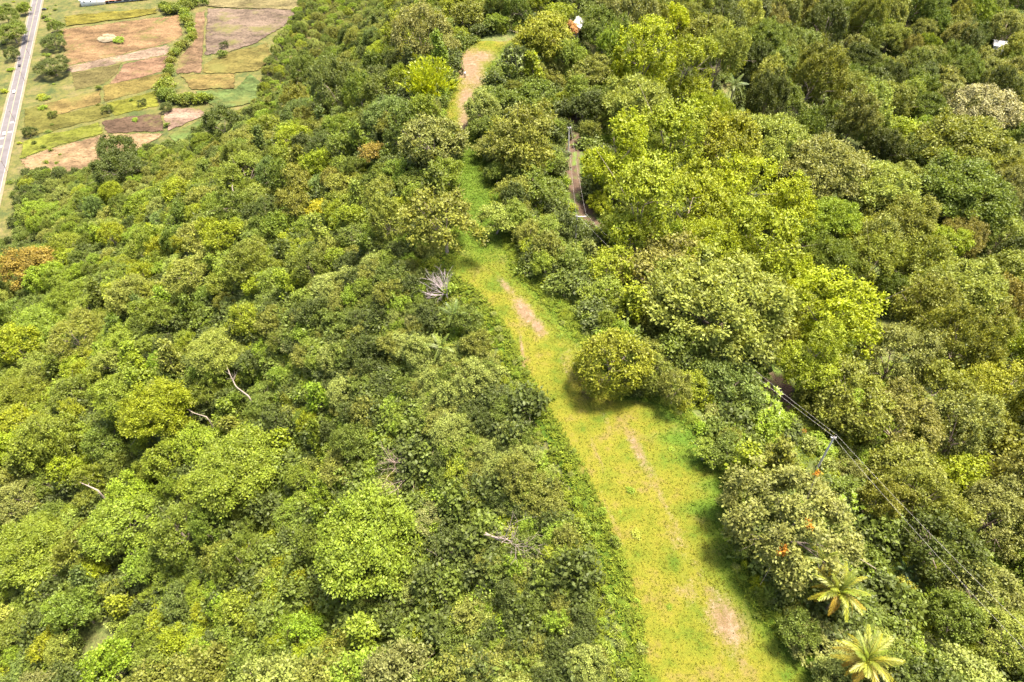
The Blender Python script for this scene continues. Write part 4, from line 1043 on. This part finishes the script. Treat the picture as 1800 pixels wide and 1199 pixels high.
# ------------------------------------------------------------------ dead wood
def branchy(rng, start, dirv, L, r, depth, out, fan=.55, up=.0):
    n = 5; p = np.array(start, float); d = unit(np.array(dirv, float)); pts = [p.copy()]
    for i in range(n):
        d = unit(d + rng.normal(0, .13, 3) + np.array([0, 0, up])); p = p + d * L / n; pts.append(p.copy())
    out.append(tube(pts, np.linspace(r, r * .45, n + 1), 5))
    if depth > 0:
        for k in range(rng.integers(3, 6)):
            i = rng.integers(1, n + 1); branchy(rng, pts[i], d + rng.normal(0, fan, 3), L * rng.uniform(.5, .75), r * .5, depth - 1, out, fan, up)
def deadwood(name, u, v, off, seed, spec, mat, label, cat):
    rng = np.random.default_rng(seed); p, D = hit(u, v, off); root_z = gz(p[0], p[1]); out = []
    for (st, d, L, r, dep, fan, up) in spec: branchy(rng, st, d, L, r, dep, out, fan, up)
    V, F = joinm(out)
    o = link(name, mesh(name, V, F, mat, smooth=True), loc=(p[0], p[1], root_z + off * .75)); return tag(o, label, cat)
rng = np.random.default_rng(3)
deadwood('dead_tree', 788, 522, 1.2, 31, [((0, 0, -.3), (-.3, .1, 1), 1.3, .16, 0, .3, .0)] + [((-.15, .05, .7), (math.cos(R_(th)), .707 * math.sin(R_(th)) + .1 * math.sin(th), .707 * math.sin(R_(th)) + .15), 3.0 - .4 * abs(math.sin(th)), .055, 2, .30, .02) for th in range(82, 190, 9)], M_BLEACH, 'bleached dead tree with a fan of bare white branches left of the trail', 'dead tree')
deadwood('fallen_branches', 716, 815, 2.6, 32, [((1.5, 2.2, .8), (-.35, -1, .1), 6.0, .12, 3, .6, 0), ((.4, 2.5, .9), (-.5, -.8, .05), 5.0, .10, 3, .6, 0), ((0, 0, .9), (-1, -.2, .1), 3, .08, 2, .7, 0)], M_BRUSH, 'reddish-brown tangle of fallen branches, upper one on the bank', 'branches')
deadwood('fallen_branches', 880, 948, 2.4, 33, [((-2.2, .6, .8), (1, -.25, .05), 5.2, .12, 3, .6, 0), ((-2, .8, .9), (.9, -.7, .05), 3.4, .1, 2, .7, 0), ((1.8, 1.2, .7), (-.5, -1, .1), 3, .13, 2, .6, 0)], M_DEAD, 'greyish tangle of fallen branches, lower one on the bank beside the tall grass', 'branches')
# trunks that lie on or lean over the canopy
def log(name, pts, off, r, label, twigs=0, mat=None):
    w = []
    for (u, v) in pts:
        q, D = hit(u, v, off); w.append(q)
    b = np.array([w[0][0], w[0][1], gz(w[0][0], w[0][1])]); parts = []
    # the butt end reaches down to the ground
    foot = np.array([w[-1][0] + .6, w[-1][1] - .4, gz(w[-1][0] + .6, w[-1][1] - .4) - .3])
    path = np.array(w + [foot]); nseg = len(path)
    tt = np.linspace(0, 1, nseg * 4); path = np.stack([np.interp(tt, np.linspace(0, 1, nseg), path[:, i]) for i in range(3)], 1)
    parts.append(tube(path - b, np.linspace(r * .35, r, len(path)), 7))
    rg = np.random.default_rng(len(label))
    for k in range(twigs):
        i = rg.integers(0, len(path) // 2); d = rg.normal(0, 1, 3) + np.array([-.6, .4, .6]); branchy(rg, path[i] - b, d, 1.8, r * .3, 1, parts)
    V, F = joinm(parts); return tag(link(name, mesh(name, V, F, mat or M_DEAD, smooth=True), loc=tuple(b)), label, 'trunk')
log('leaning_trunk', [(397, 640), (405, 660), (415, 680), (438, 697)], 5.5, .17, 'pale bare trunk leaning out of the canopy on the left slope', 3)
log('leaning_trunk', [(308, 698), (320, 712), (340, 726), (364, 733)], 5.5, .13, 'thin curved pale trunk below the feathery left-slope trees', 2)
log('leaning_trunk', [(128, 843), (150, 852), (172, 862)], 6.0, .22, 'broken grey log poking out of the canopy near the left edge', 1)
log('leaning_trunk', [(800, 1000), (775, 985), (750, 965)], 2.2, .10, 'thin forked bare stick beside the large light-green tree', 3)
log('leaning_trunk', [(1480, 945), (1500, 975), (1540, 1000)], 3.0, .07, 'thin bare branch curving out of the orange-flecked tree', 3)
log('leaning_trunk', [(1636, 1118), (1615, 1128), (1575, 1133)], .9, .06, 'pale crooked stick lying across the grassy bank near the corner', 1)
log('leaning_trunk', [(1272, 525), (1262, 560), (1252, 595)], 5.0, .26, 'pale forked trunk showing through the wide pale tree', 5)
log('leaning_trunk', [(1286, 190), (1278, 210), (1270, 225)], 5.0, .2, 'thin pale trunk below the forest palm', 1)
log('leaning_trunk', [(742, 240), (750, 262), (756, 285)], 5.0, .15, 'whitish bare branches inside the greyish twiggy tree', 5)
log('leaning_trunk', [(410, 312), (408, 330), (414, 350)], 7.0, .16, 'whitish snag standing among dark trees on the upper left slope', 2)

# ------------------------------------------------------------------ power line along the dirt road
def pole(ub, vb, ht, label, arm=0.0):
    p, D = hit(ub, vb); z = gz(p[0], p[1]); root = empty('power_pole', (p[0], p[1], z - .3))
    t = np.linspace(0, 1, 5); link('shaft', mesh('shaft', *tube(np.stack([0 * t, 0 * t, t * (ht + .3)], 1), .17 - .06 * t, 8), M_CONC, smooth=True), root)
    a = max(arm, .35); v, f = box(-.25 if arm else -a, a, -.06, .06, ht - .05, ht + .08); link('crossarm', mesh('crossarm', v, f, M_CONC), root)
    ends = []
    for x in (-.2 if arm else -.42, a - .1):
        v, f = tube([(x, 0, ht + .08), (x, 0, ht + .2), (x, 0, ht + .32)], [.05, .08, .04], 6); link('insulator', mesh('insulator', v, f, M_WHITE), root); ends.append(np.array([p[0] + x, p[1], z + ht]))
    tag(root, label, 'power pole'); return ends
E1 = pole(1428, 838, 9.5, 'slanting-looking concrete power pole at the grassy gap of the dirt road')
E2 = pole(1010, 436, 7.5, 'concrete power pole with a side arm at the upper dirt road bend', 1.7)
E3 = pole(998, 275, 7.5, 'slim power pole at the dark top of the dirt road')
q = np.array([58.5, 16.0]); zq = gz(*q)
E0 = [np.array([q[0] - .4, q[1], zq + 10.5]), np.array([q[0] + .4 + 2.2, q[1], zq + 10.5])]
r0 = empty('power_pole', (q[0] + 1, q[1], zq - .3)); tt = np.linspace(0, 1, 5)
link('shaft', mesh('shaft', *tube(np.stack([0 * tt, 0 * tt, tt * 11], 1), .17 - .06 * tt, 8), M_CONC), r0); v, f = box(-1.6, 1.8, -.06, .06, 10.6, 10.75); link('crossarm', mesh('crossarm', v, f, M_CONC), r0)
tag(r0, 'concrete power pole just beyond the lower right corner carrying both lower wires', 'power pole')
WN = [('between the far and middle poles', E3, E2, .8), ('between the middle and near poles', E2, E1, 1.6), ('running from the near pole to the lower right corner', E1, E0, .8)]
for (w, a, b_, sag) in WN:
    for k in (0, 1):
        t = np.linspace(0, 1, 22); path = a[k][None] * (1 - t)[:, None] + b_[k][None] * t[:, None]; path[:, 2] += .28 - sag * 4 * t * (1 - t)
        o = path[0].copy(); link_o = link('overhead_wire', mesh('overhead_wire', *tube(path - o, np.full(22, .011), 4), M_WIRE), loc=tuple(o))
        tag(link_o, f"{'inner' if k == 0 else 'outer'} thin grey wire {w}", 'wire')
    if a is E1: pass
# poles along the asphalt road
for i, (u, v) in enumerate([(14, 303), (44, 143), (55, 103), (81, 38), (27, 214)]):
    p = vpt(u, v); root = empty('roadside_pole', (p[0], p[1], gz(p[0], p[1]) - .2)); t = np.linspace(0, 1, 4)
    link('shaft', mesh('shaft', *tube(np.stack([0 * t, 0 * t, t * 9], 1), .16 - .05 * t, 6), M_BRUSH), root); v_, f = box(-.9, .9, -.07, .07, 8.5, 8.65); link('crossarm', mesh('crossarm', v_, f, M_BRUSH), root)
    tag(root, ['nearest', 'third', 'fourth', 'farthest', 'second'][i] + ' utility pole along the edge of the asphalt road', 'utility pole')

# ------------------------------------------------------------------ cars
def car_mesh():
    prof = [(-2.1, .45), (-2.15, .75), (-1.9, .92), (-1.25, .98), (-.75, 1.42), (.55, 1.45), (1.15, 1.0), (1.95, .86), (2.12, .62), (2.08, .40), (0, .32)]
    V, F = [], []; ys = [-.84, -.80, .80, .84]
    n = len(prof)
    for y in ys:
        k = .96 if abs(y) > .82 else 1.0
        for (x, z) in prof: V.append((x * k, y * (.88 if z > 1.1 else 1), .35 + (z - .35) * (k if z > .9 else 1)))
    for r in range(3):
        for i in range(n): F.append((r * n + i, r * n + (i + 1) % n, (r + 1) * n + (i + 1) % n, (r + 1) * n + i))
    F.append(tuple(range(n))); F.append(tuple(range(4 * n - 1, 3 * n - 1, -1)))
    return V, F
CV, CF = car_mesh()
wv, wf = tube([(0, -.1, 0), (0, -.09, 0), (0, .09, 0), (0, .1, 0)], [.01, .33, .33, .01], 10)
def car(u, v, paint, label, along=1, rot=None):
    p = vpt(u, v); z = gz(p[0], p[1]) + .37
    root = empty('car', (p[0], p[1], z), math.atan2(rd[1], rd[0]) if rot is None else rot)
    link('body', mesh('body', CV, CF, paint), root)
    for nm, b4 in (('windscreen', [(1.12, -.66, 1.03), (1.12, .66, 1.03), (.62, .62, 1.42), (.62, -.62, 1.42)]), ('rear_window', [(-1.22, .66, 1.02), (-1.22, -.66, 1.02), (-.80, -.62, 1.39), (-.80, .62, 1.39)]),
                   ('side_window', [(.95, -.80, 1.02), (.5, -.755, 1.38), (-.7, -.755, 1.36), (-1.1, -.80, 1.02)]), ('side_window', [(-1.1, .80, 1.02), (-.7, .755, 1.36), (.5, .755, 1.38), (.95, .80, 1.02)])):
        a = np.array(b4); nrm = np.cross(a[1] - a[0], a[2] - a[0]); nrm = nrm / np.linalg.norm(nrm) * .03
        link(nm, mesh(nm, np.concatenate([a + nrm * np.sign(np.dot(nrm, a.mean(0) - np.array([0, 0, .8]))), a]), [(0, 1, 2, 3), (4, 7, 6, 5), (0, 4, 5, 1), (1, 5, 6, 2), (2, 6, 7, 3), (3, 7, 4, 0)], M_GLASS), root)
    for x in (-1.3, 1.35):
        for y in (-.78, .78): link('wheel', mesh('wheel', wv, wf, M_TYRE), root, (x, y, .33))
    for y in (-.6, .6): v_, f = box(2.02, 2.12, y - .16, y + .16, .62, .74); link('headlight', mesh('headlight', v_, f, M_WHITE), root)
    return tag(root, label, 'car')
M_CARW = simple('car_white', (.75, .75, .74), .25, .03, 1); M_CARD = simple('car_dark', (.03, .03, .035), .25, .1, 1)
car(35, 117, M_CARD, 'dark car farthest along the asphalt road'); car(25.5, 163, M_CARW, 'white car in the middle of the three on the asphalt road')
car(8.5, 237, M_CARW, 'white car nearest on the asphalt road by the frame edge'); car(78, 18, M_CARD, 'dark parked car at the driveway beside the asphalt road', rot=.3)

# ------------------------------------------------------------------ buildings
def wallbox(root, nm, x0, x1, y0, y1, z0, z1, m):
    v, f = box(x0, x1, y0, y1, z0, z1); return link(nm, mesh(nm, v, f, m), root)
def gable(x0, x1, y0, y1, z, hgt, th=.18):
    ym = (y0 + y1) / 2
    V = [(x0, y0, z), (x1, y0, z), (x1, ym, z + hgt), (x0, ym, z + hgt), (x1, y1, z), (x0, y1, z)]
    V = V + [(a, b, c + th) for a, b, c in V]
    F = [(0, 1, 2, 3), (3, 2, 4, 5), (9, 8, 7, 6), (11, 10, 8, 9), (0, 6, 7, 1), (5, 4, 10, 11), (0, 3, 9, 6), (3, 5, 11, 9), (1, 7, 8, 2), (2, 8, 10, 4)]
    return V, F
a, b_ = vpt(144, 12), vpt(178, 8.5); ang = math.atan2(b_[1] - a[1], b_[0] - a[0])
bw = empty('long_building', (a[0], a[1], gz(a[0], a[1]) - .2), ang)
wallbox(bw, 'main_wall', 0, 22, 0, 14, 0, 6.4, M_WHITE); wallbox(bw, 'wing_wall', 22, 62, 3, 13, 0, 3.2, M_WHITE)
link('roof', mesh('roof', *gable(-.6, 22.4, -.7, 14.7, 6.42, 2.2), M_ROOFW), bw); link('roof', mesh('roof', *gable(22.5, 63, .2, 13.8, 3.22, 1.6), M_RUST), bw)
for x in (3.5, 9.5, 15.5):
    w = wallbox(bw, 'window', x - .8, x + .8, -.12, .03, 3.9, 5.0, M_WHITE); wallbox(w, 'pane', x - .62, x + .62, -.15, -.1, 4.05, 4.85, M_DARK)
for x in (25, 32, 39, 46, 53):
    w = wallbox(bw, 'window', x, x + 5.2, 2.9, 3.03, 1.0, 2.9, M_WHITE); wallbox(w, 'pane', x + .2, x + 5.0, 2.86, 2.92, 1.15, 2.75, M_DARK)
wallbox(bw, 'door', 22.4, 24.2, 2.9, 3.03, 0.1, 2.4, M_DARK)
tag(bw, 'long low white building with small dark windows beyond the fields', 'building')
def house(u, v, rz, lx, ly, hh, label, roofm=M_ROOFW, off=4.0):
    p, D = hit(u, v, off); z = gz(p[0], p[1]); r = empty('house', (p[0], p[1], z - 1.2), rz)
    wallbox(r, 'wall', -lx / 2, lx / 2, -ly / 2, ly / 2, 0, hh + 1.2, M_WHITE); link('roof', mesh('roof', *gable(-lx / 2 - .5, lx / 2 + .5, -ly / 2 - .6, ly / 2 + .6, hh + 1.22, 1.1), roofm), r)
    for x in (-lx / 4, lx / 4): wallbox(r, 'window', x - .5, x + .5, -ly / 2 - .06, -ly / 2 + .02, 2.2, 3.4, M_DARK)
    wallbox(r, 'door', -.45, .45, -ly / 2 - .07, -ly / 2 + .02, 1.25, 3.3, M_BRUSH)
    return tag(r, label, 'house'), p
house(1767, 79, -.35, 9.0, 6.5, 4.2, 'white-roofed house half hidden by trees on the far right slope')
house(1011, 44, 1.25, 5.0, 3.4, 4.2, 'small house with a steep white roof beside the orange-leaved tree')

# ------------------------------------------------------------------ walkers on the upper trail
def person(u, v, shirt, trousers, label, face=0.0):
    p, D = hit(u, v); root = empty('person', (p[0], p[1], gz(p[0], p[1]) + .07), face)
    J = {'pelvis': (0, 0, .95), 'chest': (0, 0, 1.28), 'neck': (0, 0, 1.48), 'head': (0, .02, 1.62), 'top': (0, .01, 1.74), 'lh': (-.1, 0, .9), 'lk': (-.11, .10, .50), 'la': (-.11, .02, .08), 'lt': (-.11, .16, .04),
         'rh': (.1, 0, .9), 'rk': (.11, .0, .49), 'ra': (.11, -.16, .08), 'rt': (.11, -.02, .04), 'ls': (-.2, 0, 1.42), 'le': (-.25, -.06, 1.14), 'lw': (-.24, .06, .92), 'rs': (.2, 0, 1.42), 're': (.25, .05, 1.14), 'rw': (.24, .16, .94)}
    E = [('pelvis', 'chest'), ('chest', 'neck'), ('neck', 'head'), ('head', 'top'), ('pelvis', 'lh'), ('lh', 'lk'), ('lk', 'la'), ('la', 'lt'), ('pelvis', 'rh'), ('rh', 'rk'), ('rk', 'ra'), ('ra', 'rt'), ('chest', 'ls'), ('ls', 'le'), ('le', 'lw'), ('chest', 'rs'), ('rs', 're'), ('re', 'rw')]
    RAD = dict(pelvis=.15, chest=.16, neck=.06, head=.105, top=.07, lh=.1, lk=.065, la=.045, lt=.04, rh=.1, rk=.065, ra=.045, rt=.04, ls=.075, le=.045, lw=.035, rs=.075, re=.045, rw=.035)
    ks = list(J); me = bpy.data.meshes.new('body'); me.from_pydata([J[k] for k in ks], [(ks.index(a), ks.index(b)) for a, b in E], [])
    ob = link('body', me, root); md = ob.modifiers.new('skin', 'SKIN'); sv = me.skin_vertices[0].data
    for i, k in enumerate(ks): sv[i].radius = (RAD[k], RAD[k]); sv[i].use_root = k == 'pelvis'
    sd = ob.modifiers.new('sub', 'SUBSURF'); sd.levels = sd.render_levels = 1
    m, nt, b = newmat('walker_clothes'); tc = N(nt, 'ShaderNodeTexCoord'); sp = N(nt, 'ShaderNodeSeparateXYZ'); nt.links.new(tc.outputs['Object'], sp.inputs[0])
    r = ramp(nt, [(0, trousers), (.49, shirt), (.745, (.28, .16, .10)), (.83, (.03, .02, .015))], 'CONSTANT'); nt.links.new(math_n(nt, 'DIVIDE', sp.outputs[2], 2.0), r.inputs[0]); nt.links.new(r.outputs[0], b.inputs['Base Color'])
    me.materials.append(m); return tag(root, label, 'person')
person(817.5, 137, (.8, .8, .82), (.02, .02, .025), 'person in a white top and dark trousers walking on the bare trail', .4)
person(813.5, 131, (.22, .10, .07), (.05, .035, .03), 'person in brownish clothes walking just ahead at the trail edge', .1)

# ------------------------------------------------------------------ grass on the crest
def blades(P, Ht, nb, width, lean, rng, seg2=False):
    n = len(P) * nb; b = np.repeat(P, nb, 0) + np.c_[rng.normal(0, .10, (n, 2)) * (Ht.repeat(nb)[:, None] * .8 + .3), np.zeros(n)]
    a = rng.random(n) * 6.28; ht = Ht.repeat(nb) * rng.uniform(.6, 1.15, n); ln = ht * lean * rng.uniform(.3, 1.2, n)
    d = np.stack([np.cos(a), np.sin(a), 0 * a], 1); s = np.stack([-np.sin(a), np.cos(a), 0 * a], 1) * (width * rng.uniform(.7, 1.3, n))[:, None]
    z = np.array([0, 0, 1.0])
    m = b + d * (ln * .35)[:, None] + z * (ht * .65)[:, None]; t = b + d * ln[:, None] + z * (ht * .9)[:, None]
    V = np.stack([b - s * .5, b + s * .5, m + s * .4, t, ], 1)
    V = np.stack([b - z * .03, m - s * .5, t, m + s * .5], 1).reshape(-1, 3)
    T = np.repeat(np.repeat(np.clip(rng.normal(1, .18, len(P)), .5, 1.6), nb) * rng.normal(1, .12, n), 4)
    return V, np.arange(n * 4).reshape(-1, 4), T
rng = np.random.default_rng(77)
n = 30000; ys = rng.uniform(16, 190, n) ** 1.0; f_ = rng.random(n); xl = np.interp(ys, LY, LX) - 1; xr = np.interp(ys, RY, RX) + 1.2; xs = xl + (xr - xl) * f_
iy = np.clip(((ys - 11) / .5).astype(int), 0, len(ty) - 1); jx = np.clip(((xs - tl[iy]) / (tr_[iy] - tl[iy]) * 53).astype(int), 0, 53)
okk = bare[iy, jx] + rng.normal(0, .15, n) < .5
P = np.stack([xs, ys, h(xs, ys) + .06], 1)[okk]; ed = edge[iy, jx][okk]
for nm, sel, colr, lb in (('short_grass', ed < .45, (.120, .128, .012), 'short yellow-green grass growing over the middle of the ridge trail'), ('border_grass', ed >= .45, (.080, .128, .010), 'lush bright green grass along the borders of the ridge trail')):
    Q, e_ = P[sel], ed[sel]
    V, F, T = blades(Q, .05 + .07 * rng.random(len(Q)) + .22 * e_ * rng.random(len(Q)), 4, .08, 1.4, rng)
    tag(link(nm, mesh(nm, V, F, M_GRASSBLADE, tint=T), col=colr), lb, 'grass', kind='stuff')
def verge(n, y0, y1, side, d0, d1, hmin, hmax, nb, wd):
    ys = rng.uniform(y0, y1, n); q = rng.uniform(d0, d1, n)
    xs = np.interp(ys, LY, LX) - q if side < 0 else np.interp(ys, RY, RX) + q
    P = np.stack([xs, ys, h(xs, ys)], 1); return blades(P, rng.uniform(hmin, hmax, n) * (1 if side < 0 else .8), nb, wd, 1.0, rng)
def roadside(n, y0, y1):
    ys = rng.uniform(y0, y1, n); xs = np.interp(ys, DY, DX) + rng.uniform(-3, 3, n)
    return blades(np.stack([xs, ys, h(xs, ys) + .04], 1), rng.uniform(.08, .45, n), 8, .09, 1.2, rng)
G = [roadside(2200, 16, 69), verge(5200, 12, 100, -1, -.6, 7.5, .2, .6, 10, .12), verge(1500, 14, 98, 1, -.8, 2.4, .35, .9, 10, .09), verge(1600, 62, 102, 1, -1.5, 5.5, .3, .8, 10, .12), verge(500, 98, 150, 1, -2, 2, .4, 1.0, 10, .09), verge(500, 98, 185, -1, -.8, 2.0, .4, 1.0, 10, .09)]
V = np.concatenate([g[0] for g in G]); T = np.concatenate([g[2] for g in G])
go = link('tall_grass', mesh('tall_grass', V, np.arange(len(V)).reshape(-1, 4), M_GRASSBLADE, tint=T), col=(.150, .190, .020)); tag(go, 'tall fresh green grass and weeds along both rims of the trail', 'grass', kind='stuff')

print('TRIS', sum(sum(len(p.vertices) - 2 for p in m.polygons) if len(m.polygons) < 0 else len(m.loops) - 2 * len(m.polygons) for m in bpy.data.meshes if m.users))
